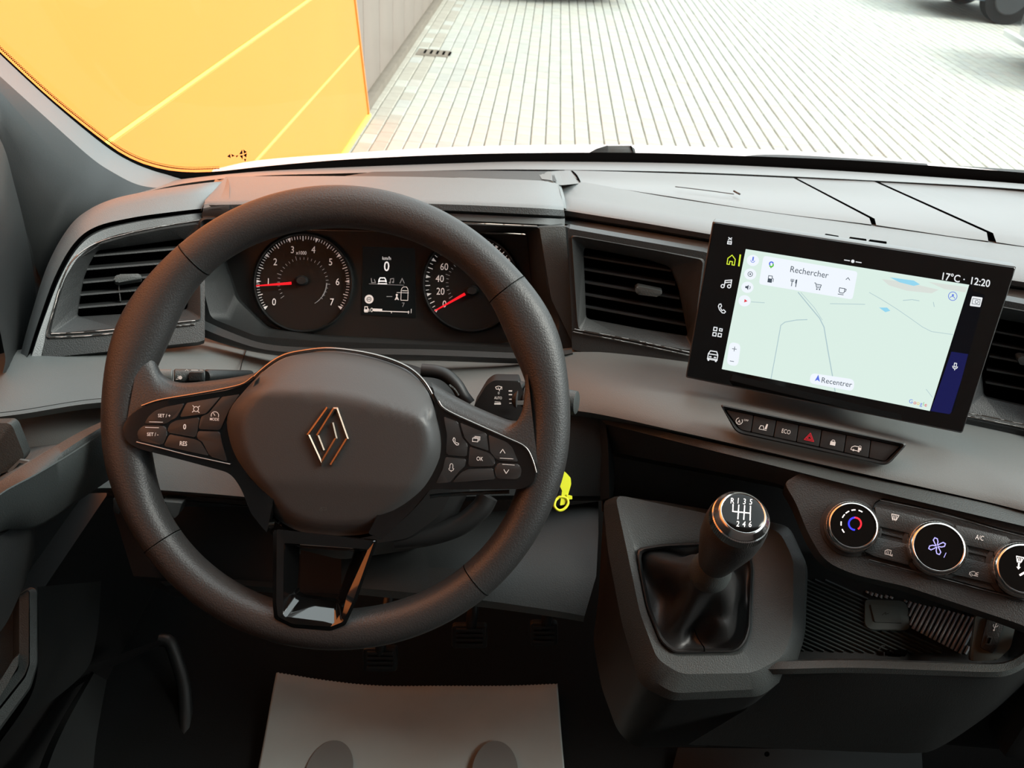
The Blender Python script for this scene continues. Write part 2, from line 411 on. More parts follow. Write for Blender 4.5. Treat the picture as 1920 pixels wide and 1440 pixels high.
def make_car(label, name, loc, yaw, paint, length=4.2, width=1.75):
    """nose points along local -Y"""
    t = thing(name, loc, label, 'car', 'parked cars in the yard')
    L, W_ = length, width
    prof = [(0, .26), (-.02, .48), (.04, .66), (.30, .80), (1.05, .93), (1.75, 1.40), (2.4, 1.47), (3.3, 1.42), (L-.25, 1.02), (L-.03, .92), (L, .50), (L-.08, .26)]
    rows = []
    for s in (-1, -.96, -.86, 0, .86, .96, 1):
        row = []
        for y_, z in prof:
            k = 1 - .16*max(0, (z-.9)/.5)
            yy = y_ + (.22*abs(s)**4 if y_ < .3 else (-.18*abs(s)**4 if y_ > L-.3 else 0))
            zz = z - (.05*abs(s)**6) if z > .3 else z
            row.append(Vector((s*W_/2*k, yy, zz)))
        rows.append(row)
    def put(o):
        o.location = o.location - t.location; o.location = Vector(o.location); return o
    def fin(nm, bm, m, ang=40):
        bmesh.ops.recalc_face_normals(bm, faces=bm.faces)
        me = bpy.data.meshes.new(nm)
        for f in bm.faces: f.smooth = True
        bm.to_mesh(me); bm.free(); me.set_sharp_from_angle(angle=math.radians(ang)); me.materials.append(m)
        o = bpy.data.objects.new(nm, me); COL.objects.link(o); o.parent = t; return o
    bm = bmesh.new(); V = [[bm.verts.new(p) for p in r] for r in rows]; n = len(prof)
    for a, b in zip(V, V[1:]):
        for i in range(n): bm.faces.new((a[i], a[(i+1) % n], b[(i+1) % n], b[i]))
    bm.faces.new(V[0]); bm.faces.new(V[-1]); fin('body', bm, paint, 30)
    def slab(nm, pts, m, th=.02):
        bm = bmesh.new(); a = [bm.verts.new(p) for p in pts]
        f = bm.faces.new(a); r = bmesh.ops.extrude_face_region(bm, geom=[f]); f.normal_update()
        nn = (pts[1]-pts[0]).cross(pts[2]-pts[1]).normalized()
        for v in [g for g in r['geom'] if isinstance(g, bmesh.types.BMVert)]: v.co += nn*th
        return fin(nm, bm, m)
    V3 = Vector
    slab('windscreen', [V3((-W_*.40, 1.10, .955)), V3((W_*.40, 1.10, .955)), V3((W_*.37, 1.70, 1.385)), V3((-W_*.37, 1.70, 1.385))], m_cglass)
    for s in (-1, 1):
        p = [V3((s*W_*.494, 1.35, .98)), V3((s*W_*.49, 3.5, .98)), V3((s*W_*.425, 3.1, 1.36)), V3((s*W_*.425, 1.85, 1.36))]
        slab('side_window', p if s > 0 else p[::-1], m_cglass)
        slab('headlamp', [V3((s*W_*.24, -.005, .60)), V3((s*W_*.47, .19, .62)), V3((s*W_*.47, .24, .73)), V3((s*W_*.26, .10, .70))][::-s], m_lamp, .03)
    slab('grille', [V3((-W_*.22, -.035, .42)), V3((W_*.22, -.035, .42)), V3((W_*.22, -.03, .60)), V3((-W_*.22, -.03, .60))], m_black, .02)
    slab('lower_bumper_trim', [V3((-W_*.42, -.01, .24)), V3((W_*.42, -.01, .24)), V3((W_*.42, -.03, .30)), V3((-W_*.42, -.03, .30))], m_silver, .03)
    for y_ in (.92, L-.75):
        for s in (-1, 1):
            bm = bmesh.new(); bmesh.ops.create_cone(bm, cap_ends=True, segments=28, radius1=.32, radius2=.32, depth=.21, matrix=Matrix.Rotation(math.pi/2, 4, 'Y'))
            bmesh.ops.translate(bm, verts=bm.verts, vec=(s*(W_/2-.09), y_, .32)); o = fin('wheel', bm, m_tyre)
            bm = bmesh.new(); bmesh.ops.create_cone(bm, cap_ends=True, segments=20, radius1=.21, radius2=.19, depth=.02, matrix=Matrix.Rotation(s*math.pi/2, 4, 'Y'))
            bmesh.ops.translate(bm, verts=bm.verts, vec=(s*(W_/2+.018), y_, .32)); r_ = fin('wheel_rim', bm, m_rimd); r_.parent = o
    t.rotation_euler.z = yaw
    return t
make_car('black car whose shadowed underside just shows at the top centre of the windscreen', 'car', (.25, 10.95, 0), math.radians(14), m_blackp)
make_car('dark blue grey car nosing into the top right corner of the yard', 'car', (5.1, 13.25, 0), math.radians(-92), m_navy)
make_car('pale silver car with a bright bumper trim at the right edge of the view', 'car', (4.9, 9.3, 0), math.radians(-95), m_whitep)
# ---------------------------------------------------------------- the van's shell
FZ = .75
def W(x, y, z): return Vector((x, y, z+1.8))
DX0, DX1 = -.56, 1.30
fl = box('floor', (DX0-.1, -1.3, FZ-.04), (DX1+.1, 1.55, FZ), m_carpet); fl['kind'] = 'structure'; fl['label'] = 'black carpeted cab floor'
o = box('wall_back', (DX0-.1, -.55, FZ), (DX1+.1, -.50, 2.32), m_head); o['kind'] = 'structure'
o = box('ceiling', (DX0-.1, -.55, 2.26), (DX1+.1, .33, 2.32), m_head); o['kind'] = 'structure'
o = box('wall_front_bulkhead', (DX0-.1, 1.36, FZ), (DX1+.1, 1.39, 1.20), m_black); o.name = 'wall_front.001'; o['kind'] = 'structure'; o['label'] = 'black bulkhead behind the dashboard'
# right door side
o = box('wall_right', (DX1, -.55, FZ), (DX1+.05, 1.45, 1.38), m_dark); o['kind'] = 'structure'
o = box('trim_2', (DX1-.01, -.55, 1.38), (DX1+.05, -.42, 2.26), m_head); o['kind'] = 'structure'
o = box('trim_3', (DX0-.06, -.55, 1.46), (DX0, -.12, 2.26), m_head); o['kind'] = 'structure'

# windscreen: a curved surface with its lower left corner rounded, plus black border and rubber seal
base = [(-60, 35, .99), (0, 95, 1.01), (100, 187, 1.07), (200, 267, 1.14), (250, 298, 1.18), (300, 315, 1.215), (350, 322, 1.25), (410, 321, 1.275), (500, 311, 1.30), (640, 299, 1.33), (820, 290, 1.36), (1000, 286, 1.375), (1200, 286, 1.375), (1400, 292, 1.355), (1600, 300, 1.32), (1800, 314, 1.27), (1940, 325, 1.22), (2150, 345, 1.13), (2400, 372, 1.0)]
Nw = 120
R_END = [Vector((1.10, .84, 1.40)), Vector((1.27, .66, 1.43))]
bp = cat([P(*q) for q in base] + R_END, Nw)
def up(p, t):
    top = Vector((p.x*.93+.02, .30, 2.27)); q = p.lerp(top, t); q.y += .10*math.sin(math.pi*t)*.6; q.z += .05*math.sin(math.pi*t); return q
left_top = Vector((-.62, .30, 2.27))
# the first points climb the A-pillar; their glass goes back to the roof corner
gl = thing('window_1', (.3, 1.0, 1.9), kind='structure', label='curved windscreen')
rows = []
for k in range(9):
    t = k/8; row = []
    for i, p in enumerate(bp):
        row.append(up(p, t))
    rows.append(row)
loft('glass', rows, m_glass, gl, ang=60)
def inb(c, dy): return [(x, y+dy(x), d) for x, y, d in c]
band = []
outer = bp
inner = cat([P(x, y+(11 if x < 260 else (10 if x < 420 else 13 + min(13, (x-420)/30))), d-.004) for x, y, d in base] + [q + Vector((0, -.02, -.02)) for q in R_END], Nw)
shift = Vector((0, -.004, .0))
loft('black_border', [[p+shift for p in bp], [p+shift+Vector((0, -.003, 0)) for p in inner]], m_gap, gl, solid=.003)
# dotted fade of the border along the lower left corner
pn = []
bm = bmesh.new()
dots = cat([P(x, y-5, d) for x, y, d in base[1:8]], 150)
dots2 = cat([P(x, y-8.5, d) for x, y, d in base[1:8]], 150)
for arr, r in ((dots, .0011), (dots2, .0007)):
    for p in arr:
        c = [bm.verts.new(p + CR*r*math.cos(a*math.pi/3) + CU*r*math.sin(a*math.pi/3)) for a in range(6)]; bm.faces.new(c)
o = finish('border_dots', bm, m_gap, gl); o['kind'] = 'stuff'
# the etched corner emblem (plain facets, no figure)
ep = Pl(445, 292, 1.26, -.05, -.3); q = Pen(ep, 0, 445, 292)
for t_ in ([(-17, 1), (-12, -3), (-11, 4)], [(-10, -3), (-4, 0), (-9, 2)], [(-3, 0), (2, -1), (-1, 3)], [(3, -2), (8, -10), (9, -3)], [(10, -10), (16, -6), (11, -3)], [(4, 0), (9, -1), (9, 6)], [(10, -1), (16, -4), (15, 3)], [(11, 5), (15, 5), (13, 10)]):
    q.poly([(x*1.12, y*1.18) for x, y in t_])
q.done('etched_mark', m_gap, gl, 'small black faceted mark in the lower left corner')

# white cowl and bonnet edge below the glass, wiper nozzle
hood = [(400, 318, 1.42), (480, 301, 1.44), (640, 288, 1.47), (820, 277, 1.50), (1000, 272, 1.52), (1200, 272, 1.52), (1400, 279, 1.50), (1500, 284, 1.48), (1620, 292, 1.44)]
h1 = cat([P(*q) for q in hood] + [P(1800, 312, 1.36), P(2100, 345, 1.22)], 60); h2 = [p+Vector((0, .02, -.014)) for p in h1]; h3 = [p+Vector((0, .16, -.16)) for p in h1]
h0 = [p+Vector((0, -.14, -.010)) for p in h1]; h4 = [p+Vector((0, .18, -.22)) for p in h1]
vb = thing('van_bonnet', h1[30], 'strip of the white bonnet edge seen beyond the windscreen base', 'van bonnet')
loft('bonnet_panel', [h0, h1, h2, h3, h4], m_van, vb, ang=50)
# grey cowl to the right
cw = [(1380, 296, 1.45), (1420, 290, 1.445), (1500, 291, 1.44), (1650, 300, 1.41), (1800, 311, 1.37), (1960, 322, 1.33), (2200, 345, 1.2)]
c1 = cat([P(*q) for q in cw], 40)
tagc = loft('cowl_grille', [[p+Vector((0, -.12, -.01)) for p in c1], c1, [p+Vector((0, .01, -.012)) for p in c1], [p+Vector((0, .02, -.05)) for p in c1]], m_dark2, None)
tag(tagc, 'dull grey scuttle panel below the right half of the windscreen', 'scuttle panel')
wz = thing('washer_nozzle', P(1150, 279, 1.44), 'small dark wiper arm hinge cap sticking up at the windscreen base', 'wiper cap')
wp = Pl(1150, 279, 1.42, 0, -.2)
plate('cap', rr([(1105, 286), (1118, 279), (1140, 272), (1140, 287)], 1.5, 2), wp, .004, .03, m_dark, wz, .001)
plate('arm_root', rr([(1139, 273), (1182, 273), (1190, 278), (1192, 287), (1138, 287)], 2, 2), wp, .002, .04, m_cons, wz, .001)
plate('cap_slit', [(1182, 273), (1184, 273), (1188, 286), (1186, 286)], wp, .0035, .003, m_gap, wz)

# left A-pillar trim
N = 60
ap = thing('trim_4', P(200, 330, 1.0), kind='structure', label='grey A-pillar trim beside the windscreen')
A = [(-130, -25, .96), (-60, 42, .975), (0, 102, 1.0), (100, 194, 1.06), (195, 272, 1.13), (245, 303, 1.17), (290, 321, 1.20), (330, 332, 1.23), (352, 342, 1.24)]
B = [(-130, 25, .90), (-60, 88, .92), (0, 143, .94), (80, 215, .99), (170, 295, 1.06), (215, 325, 1.09), (255, 345, 1.12), (290, 352, 1.14), (320, 352, 1.16)]
B2= [(-130, 60, .87), (-60, 118, .885), (0, 172, .90), (70, 250, .95), (140, 322, 1.01), (180, 352, 1.04), (215, 368, 1.07), (250, 372, 1.1), (290, 368, 1.12)]
C_ = [(-130, 110, .84), (-60, 165, .86), (0, 225, .88), (50, 310, .93), (95, 380, .97), (125, 412, 1.0), (150, 428, 1.02), (190, 420, 1.05), (240, 400, 1.08)]
D_ = [(-130, 150, .86), (-60, 215, .88), (0, 290, .90), (30, 390, .95), (60, 480, .99), (75, 520, 1.0), (90, 540, 1.02), (120, 540, 1.05), (180, 500, 1.1)]
strip('pillar_edge_lit', [A, B], m_pad, ap, N=N, ang=80)  # lighter grey paints in the light falling along the glass
strip('pillar_cover_shaded', [B, B2, C_, D_], m_dark, ap, N=N, ang=80)  # darker plastic paints in the shade on the rest of the pillar
# dark mirror corner trim and door upper below it
sail = [[(-150, 120, .80), (-60, 190, .83), (0, 260, .86), (28, 350, .90), (50, 440, .93), (64, 520, .95), (70, 600, .96), (66, 680, .96)],
        [(-150, 260, .74), (-60, 300, .76), (0, 360, .80), (14, 430, .83), (26, 500, .86), (34, 560, .87), (38, 620, .88), (36, 690, .88)],
        [(-200, 420, .62), (-100, 480, .66), (-30, 540, .70), (-10, 580, .72), (0, 620, .74), (6, 650, .75), (10, 675, .76), (5, 700, .77)]]
# ---------------------------------------------------------------- driver's door
dr = thing('door_1', (DX0, .2, 1.2), kind='structure', label="driver's door lining")
strip('corner_trim', sail, m_dark, dr, N=40, ang=70)
box('door_panel', (DX0-.05, -.55, FZ-.1), (DX0, .90, 1.46), m_dark, dr)
# padded waistline roll with the armrest
roll = [[(-60, 1040, .60), (0, 1005, .64), (35, 980, .68), (60, 955, .73)], [(-60, 1085, .585), (0, 1055, .625), (40, 1020, .67), (66, 975, .72)], [(-60, 1150, .60), (0, 1120, .64), (35, 1075, .68), (64, 1010, .73)], [(-60, 1230, .66), (0, 1185, .69), (35, 1120, .72), (66, 1040, .76)]]
strip('armrest_roll', roll, m_dark2, dr, N=24, ang=80)
# pull pocket frame
fpl = Pl(30, 1200, .74, .45, .1)
fo = rr([(-80, 1110), (35, 1115), (56, 1100), (70, 1105), (71, 1245), (58, 1290), (-80, 1480)], 8, 4)
ff = rr([(-80, 1112), (33, 1118), (52, 1108), (54, 1112), (54, 1246), (46, 1266), (-80, 1425)], 6, 4)
fi = rr([(-80, 1114), (30, 1120), (36, 1116), (36, 1120), (36, 1246), (34, 1256), (-80, 1395)], 6, 4)
fk = rr([(-80, 1118), (20, 1130), (24, 1130), (24, 1140), (24, 1240), (20, 1248), (-80, 1370)], 6, 4)
ringloft('pocket_frame', [(fo, -.02), (rr([(-80, 1110), (33, 1116), (54, 1101), (69, 1106), (69, 1246), (55, 1288), (-80, 1470)], 8, 4), .0), (rr([(-80, 1111), (33, 1117), (52, 1106), (56, 1110), (56, 1247), (48, 1270), (-80, 1432)], 6, 4), .004)], fpl, m_cons, dr)
ringloft('frame_insert', [(ff, -.004), (ff, .003), (fi, .0), (fk, -.03)], fpl, m_cons, dr, capb=True)
plate('pull_handle', rr([(-80, 1330), (-80, 1355), (-5, 1285), (26, 1235), (35, 1228), (33, 1250), (10, 1290), (-60, 1400), (-80, 1420)], 4, 3), fpl, .010, .02, m_cons, dr, .003)
# long bottle pocket below
strip('door_pocket_lip', [[(60, 1480, .86), (85, 1410, .90), (115, 1350, .95), (145, 1300, 1.0), (172, 1258, 1.05)], [(75, 1485, .84), (98, 1415, .88), (125, 1355, .94), (152, 1305, .99), (176, 1262, 1.04)], [(170, 1500, .90), (175, 1440, .95), (180, 1390, 1.0), (190, 1330, 1.05), (200, 1275, 1.1)]], m_dark, dr, N=24, ang=80)
strip('door_lower_wall', [[(-60, 1440, .78), (0, 1385, .82), (60, 1320, .88), (110, 1275, .95), (190, 1240, 1.02), (300, 1200, 1.1)], [(-60, 1500, .9), (20, 1440, .94), (70, 1370, 1.0), (115, 1310, 1.05), (190, 1260, 1.1), (300, 1210, 1.15)]], m_black, dr, N=24, ang=80)
strip('door_edge', [[(70, 1100, .8), (72, 1200, .8), (60, 1300, .82), (-20, 1420, .8)], [(190, 1090, 1.0), (180, 1200, 1.0), (150, 1270, .98), (0, 1385, .86)]], m_dark, dr, N=24, ang=80)
# dark kick panel and sill arc in the footwell
kp = tube('sill_trim', [P(300, 1200, 1.2), P(318, 1204, 1.2), P(332, 1240, 1.2), P(345, 1290, 1.19), P(348, 1350, 1.17), P(345, 1460, 1.12)], .009, m_dark, None, n=8)
kp.name = 'trim_5'; kp['kind'] = 'structure'; kp['label'] = 'dark curved sill edge left of the pedals'
o = box('wall_left.001', (DX0, .2, FZ), (DX0+.03, 1.45, 1.0), m_black); o['kind'] = 'structure'; o['label'] = 'black kick panel in the footwell'

# light grey tray shelf projecting from the door, left of the wheel
sh = thing('door_shelf', P(90, 870, .68), 'light grey moulded shelf with a raised lip left of the steering wheel', 'shelf')
outer1 = [(-60, 975, .585), (0, 930, .60), (70, 880, .63), (140, 832, .665), (200, 795, .70), (240, 772, .72)]
lipi = [(-60, 955, .60), (0, 903, .615), (70, 857, .645), (140, 815, .68), (200, 786, .71), (240, 766, .73)]
o2 = [(-60, 985, .58), (0, 927, .596), (70, 888, .627), (140, 846, .662), (200, 806, .697), (240, 780, .717)]
o3 = [(-60, 1030, .585), (0, 975, .605), (70, 935, .635), (140, 897, .67), (200, 862, .705), (240, 835, .725)]
o4 = [(-60, 1050, .61), (0, 996, .63), (60, 985, .65), (110, 960, .675), (150, 930, .70), (205, 890, .74)]
o5 = [(-60, 1040, .68), (0, 1000, .70), (60, 992, .72), (110, 968, .74), (150, 938, .76), (205, 900, .80)]
strip('outer_wall', [lipi, outer1, o2, o3, o4, o5], m_cons, sh, N=40, ang=50)
strip('lip_strip', [[(x, y-1.5, d-.002) for x, y, d in o2], [(x, y+1.5, d-.002) for x, y, d in o2]], m_mid, sh, N=40)
# floor of the recess
strip('tray_floor', [[(-60, 960, .70), (0, 905, .69), (70, 857, .69), (140, 815, .70), (200, 786, .715)], [(-60, 900, .76), (0, 860, .77), (40, 842, .78), (110, 832, .79), (200, 820, .80)]], m_mid, sh, N=30)
dp = Pl(15, 830, .70, .1, -.3)
plate('divider', rr([(-60, 795), (16, 793), (24, 800), (46, 855), (38, 868), (16, 884), (-60, 910)], 5, 3), dp, .0, .012, m_cons, sh, .003, 2)
plate('end_clip', rr([(14, 883), (36, 862), (60, 866), (58, 871), (36, 868), (16, 890)], 1, 2), dp, .004, .003, m_mid, sh)
# ---------------------------------------------------------------- dashboard
da = thing('dashboard', P(960, 650, .95), 'long grey plastic dashboard under the windscreen', 'dashboard')
def sh_(c, dy=0, dd=0, dx=0): return [(x+dx, y+dy, d+dd) for x, y, d in c]
# top of the dash, from under the glass to the front pad
back = [(230, 352, 1.17), (340, 336, 1.22), (480, 322, 1.28), (640, 314, 1.32), (860, 306, 1.355), (1000, 303, 1.365), (1300, 307, 1.35), (1600, 322, 1.29), (1920, 345, 1.20), (2200, 372, 1.08)]
seam = [(230, 372, 1.08), (340, 345, 1.16), (480, 330, 1.22), (640, 325, 1.25), (860, 319, 1.28), (1010, 318, 1.285), (1300, 323, 1.27), (1630, 338, 1.21), (1920, 355, 1.14), (2200, 384, 1.03)]
deep = [(x, y+14, d+.03) for x, y, d in seam]
strip('top_rear_strip', [sh_(back, 0, .05), back, seam, deep], m_lid, da, N=90, ang=25)
# top bed under the lids (dark, seen only through the gaps)
strip('lid_bed', [[(900, 318, 1.33), (1080, 322, 1.31), (1480, 334, 1.28), (1920, 356, 1.18), (2200, 386, 1.08)], [(1000, 335, 1.18), (1090, 346, 1.15), (1250, 372, 1.11), (1440, 400, 1.07), (1640, 428, 1.02), (1860, 460, .975), (2200, 516, .90)]], m_gap, da, N=50)
def quad_lid(name, top, bot, front, m):
    """lid with a flat top and a rounded-over front lip"""
    strip(name, [sh_(top, 2, .01), top, bot, front, sh_(front, 6, .012)], m, da, N=24, ang=22)
quad_lid('centre_lid', [(1058, 319, 1.27), (1200, 323, 1.268), (1350, 328, 1.255), (1488, 334, 1.235)],
         [(1088, 340, 1.13), (1250, 362, 1.09), (1440, 388, 1.045), (1630, 409, 1.0)], [(1090, 343, 1.12), (1260, 369, 1.078), (1440, 397, 1.032), (1634, 421, .986)], m_lid)
quad_lid('middle_cover', [(1494, 334, 1.235), (1540, 336, 1.23), (1590, 338, 1.22), (1638, 340, 1.21)],
         [(1640, 410, .998), (1710, 419, .984), (1790, 428, .970), (1850, 436, .958)], [(1643, 422, .984), (1710, 432, .970), (1790, 444, .955), (1853, 452, .944)], m_lid)
quad_lid('passenger_lid', [(1650, 342, 1.205), (1740, 346, 1.19), (1830, 351, 1.17), (1960, 358, 1.14), (2200, 386, 1.04)],
         [(1862, 437, .956), (1900, 442, .95), (1960, 452, .94), (2050, 466, .92), (2200, 492, .88)], [(1868, 454, .942), (1900, 459, .936), (1960, 468, .926), (2050, 484, .906), (2200, 510, .866)], m_lid)
tube('lid_seam', [P(1266, 350, 1.115), P(1300, 354, 1.108), P(1340, 359, 1.10), P(1376, 364, 1.09)], .0006, m_dark2, da, n=6)
tube('lid_notch', [P(1376, 358, 1.104), P(1381, 361, 1.098), P(1387, 364, 1.09)], .0012, m_dark, da, n=6)

# padded front edge, right of the hood
t2 = [(1048, 352, 1.10), (1086, 342, 1.118), (1250, 370, 1.074), (1440, 398, 1.030), (1637, 424, .983), (1860, 456, .938), (2000, 475, .915), (2200, 512, .864)]
tf = [(1058, 388, .965), (1062, 390, .962), (1200, 412, .93), (1330, 434, .905), (1500, 462, .885), (1700, 490, .865), (1920, 524, .84), (2200, 565, .80)]
tf1 = sh_(tf, 5, -.002)
tl = sh_(tf, 14, .003); tg = sh_(tf, 19, .022); tb0 = sh_(tf, 21, .012); tb1 = [(x, y+38-(8 if x < 1070 else 0), d+.004) for x, y, d in tf]; tb2 = [(x, y+42-(8 if x < 1070 else 0), d+.02) for x, y, d in tf]
t2b = sh_(t2, -4, .03)
strip('front_pad', [t2b, t2, [((a[0]*.35+b[0]*.65), (a[1]*.38+b[1]*.62)-2, (a[2]*.35+b[2]*.65)) for a, b in zip(t2, tf)], tf, tf1], m_pad, da, N=90, ang=50)
strip('grained_lip', [tf1, tl, tg], m_lip, da, N=90, ang=30)
strip('lower_band', [tg, tb0, tb1, tb2], m_mid, da, N=90, ang=30)
for a, b, dy in ((1548, 1572, 0), (1594, 1624, 2), (1631, 1662, 3)):
    sl_ = Pl((a+b)/2, 446, .905, 0, .3)
    plate('demist_slot', [(a, 438+(a-1548)*.13), (b, 442+(a-1548)*.13), (b+1, 445+(a-1548)*.13), (a+1, 441+(a-1548)*.13)], sl_, .002, .004, m_gap, da)

# the binnacle hood over the instruments
hb = [(425, 333, .99), (436, 331, .995), (600, 330, 1.01), (800, 332, 1.015), (1000, 338, 1.02), (1046, 345, 1.03)]
hf = [(384, 380, .905), (420, 380, .903), (600, 376, .902), (800, 378, .908), (1000, 386, .92), (1057, 390, .945)]
hf1 = sh_(hf, 4, -.001)
hl = [(380, 393, .908), (420, 393, .905), (600, 390, .905), (800, 393, .91), (1000, 402, .922), (1059, 405, .948)]
hg = sh_(hl, 4, .018); hb0 = sh_(hl, 6, .008); hb1 = sh_(hl, 18, .010); hb2 = sh_(hl, 21, .03)
strip('hood_top', [sh_(hb, 0, .06), hb, sh_(hf, -4, .004), hf, hf1], m_pad, da, N=60, ang=50)
strip('hood_lip', [hf1, hl, hg], m_lip, da, N=60, ang=30)
strip('hood_band', [hg, hb0, hb1, hb2], m_pad, da, N=60, ang=30)
# left cheek of the hood, facing the window
strip('hood_left_cheek', [[(412, 338, 1.0), (398, 356, .96), (384, 380, .905), (380, 397, .91), (376, 412, .925)], [(426, 333, .99), (430, 345, .96), (430, 378, .905), (430, 394, .905), (430, 412, .912)]], m_pad, da, N=24)
strip('hood_left_side', [[(412, 338, 1.0), (384, 380, .905), (376, 412, .925), (372, 520, .93), (370, 612, .935)], [(404, 336, 1.06), (374, 385, .98), (368, 412, .97), (364, 520, .96), (362, 612, .96)]], m_pad, da, N=24, ang=20)
# right cheek: ridge then a flat face down beside the vent
strip('hood_right_ridge', [[(1046, 345, 1.03), (1052, 366, .985), (1057, 390, .945)], [(1052, 348, 1.06), (1058, 368, .99), (1062, 392, .962)]], m_pad, da, N=10)
# slot behind the hood
strip('slot_wall', [[(700, 322, 1.26), (860, 320, 1.27), (1036, 321, 1.275)], [(640, 331, 1.1), (860, 333, 1.06), (1044, 340, 1.05)]], m_dark, da, N=20)
strip('slot_end', [[(1034, 321, 1.27), (1052, 320, 1.265), (1070, 320, 1.26)], [(1034, 338, 1.058), (1047, 347, 1.03), (1086, 344, 1.112)]], m_pad, da, N=10)
strip('slot_block', [[(1008, 322, 1.27), (1034, 321, 1.27)], [(1016, 336, 1.065), (1034, 338, 1.056)]], m_pad, da, N=4)
strip('slot_shadow_line', [[(1070, 320, 1.258), (1078, 328, 1.20), (1086, 341, 1.117)], [(1074, 320, 1.258), (1082, 328, 1.20), (1089, 341, 1.117)]], m_gap, da, N=8)

# cavity around the instruments
pc = Pl(740, 540, .985, .02, -.18)
pf = Pl(740, 540, .93, .02, -.25)
lip_o = [(372, 408), (600, 408), (1012, 424), (1060, 424), (1068, 560), (1078, 640), (1072, 662), (1000, 672), (600, 662), (460, 652), (372, 614), (370, 520)]
lip_i = [(376, 411), (600, 411), (1010, 426), (1014, 436), (1026, 540), (1050, 600), (1046, 640), (980, 652), (600, 640), (480, 630), (395, 596), (376, 520)]
mid_i = [(386, 415), (600, 413), (1000, 428), (1002, 440), (1012, 540), (1024, 600), (1010, 640), (960, 656), (600, 642), (492, 634), (425, 596), (396, 520)]
in_i  = [(400, 424), (600, 424), (990, 436), (992, 446), (1002, 540), (1004, 590), (990, 632), (945, 648), (610, 632), (500, 618), (442, 560), (420, 500)]
bk_i  = [(404, 426), (600, 426), (985, 438), (987, 446), (996, 540), (998, 590), (985, 628), (940, 644), (610, 628), (506, 614), (450, 560), (430, 500)]
def R2(p): return rr(p, 12, 4)
rows = [[pf.at(x, y, 0) for x, y in R2(lip_o)], [pf.at(x, y, .004) for x, y in R2(lip_i)]]
loft('binnacle_face', rows, m_dark2, da, closed=True)
rows = [[pf.at(x, y, .004) for x, y in R2(lip_i)], [pf.at(x, y, -.01) for x, y in R2(mid_i)], [pc.at(x, y, .02) for x, y in R2(in_i)], [pc.at(x, y, -.004) for x, y in R2(bk_i)]]
loft('binnacle_cavity', rows, m_dark, da, closed=True, ang=30)
plate('binnacle_right_face', rr([(1011, 426), (1060, 424), (1068, 520), (1073, 600), (1074, 644), (1034, 562), (1030, 540)], 2, 2), pf, .006, .05, m_cons, da, .0012)
plate('binnacle_side', rr([(1058, 424), (1068, 428), (1080, 470), (1084, 610), (1076, 660), (1072, 645)], 2, 2), Pl(1070, 540, .945, -.3, -.3), 0, .03, m_dark2, da)
# lower lip of the binnacle, catching the orange light
strip('binnacle_sill', [[(372, 596, .925), (430, 622, .915), (500, 645, .91), (600, 652, .91), (800, 655, .915), (1000, 662, .925), (1072, 655, .93)], [(370, 612, .915), (430, 636, .905), (500, 656, .90), (600, 662, .90), (800, 666, .905), (1000, 672, .918), (1074, 662, .925)], [(370, 628, .93), (430, 648, .93), (500, 664, .93), (600, 672, .93), (800, 676, .93), (1000, 682, .935), (1074, 672, .94)]], m_dark2, da, N=50)

# left pod wrapping round the vent
PL = Pl(200, 540, .87, .40, .15)
pO = [(36, 672), (58, 592), (88, 500), (122, 436), (156, 400), (212, 373), (298, 355), (384, 343), (420, 340)]
pO1= [(44, 672), (66, 596), (97, 508), (131, 446), (166, 412), (224, 387), (306, 370), (382, 362), (418, 360)]
pI = [(50, 672), (73, 600), (104, 516), (139, 456), (180, 425), (248, 408), (318, 398), (380, 391), (416, 388)]
pG = [(55, 672), (78, 602), (110, 519), (145, 461), (186, 431), (252, 414), (320, 404), (380, 397), (416, 394)]
pG2= [(58, 672), (81, 603), (113, 521), (147, 464), (188, 434), (254, 417), (321, 407), (380, 399), (416, 396)]
pB = [(76, 672), (92, 606), (119, 530), (152, 478), (196, 448), (256, 432), (320, 420), (378, 411), (414, 408)]
pB2= [(82, 672), (95, 608), (122, 533), (155, 482), (198, 452), (257, 435), (321, 423), (378, 414), (414, 411)]
def pr(c, off, k=None): return cat([PL.at(x, y, off if k is None else off+k[i]) for i, (x, y) in enumerate(c)], 70)
kk = [0, 0, 0, 0, 0, -.003, -.006, -.012, -.04]; kf = [0, 0, 0, 0, 0, 0, 0, -.006, -.035]
loft('pod_outer_pad', [pr(pO, -.14, kk), pr(pO, -.012, kk), pr(pO1, .0, kf), pr(pI, .006, kf)], m_pad, da, ang=60)
loft('pod_groove', [pr(pI, .006, kf), pr(pG, -.012, kf)], m_gap, da)
loft('pod_band', [pr(pG, -.010, kf), pr(pG2, .002, kf), pr(pB, .000, kf), pr(pB2, -.008, kf)], m_pad, da, ang=40)
# pod face below and round the vent
framed('pod_face', rr([(76, 672), (92, 606), (119, 530), (152, 480), (196, 450), (256, 433), (320, 421), (384, 411), (384, 640), (240, 655)], 3, 2), rr([(93, 626), (106, 574), (123, 523), (146, 486), (186, 460), (242, 443), (306, 430), (374, 419), (376, 600), (236, 614)], 8, 4), PL, -.0005, m_dark2, da)

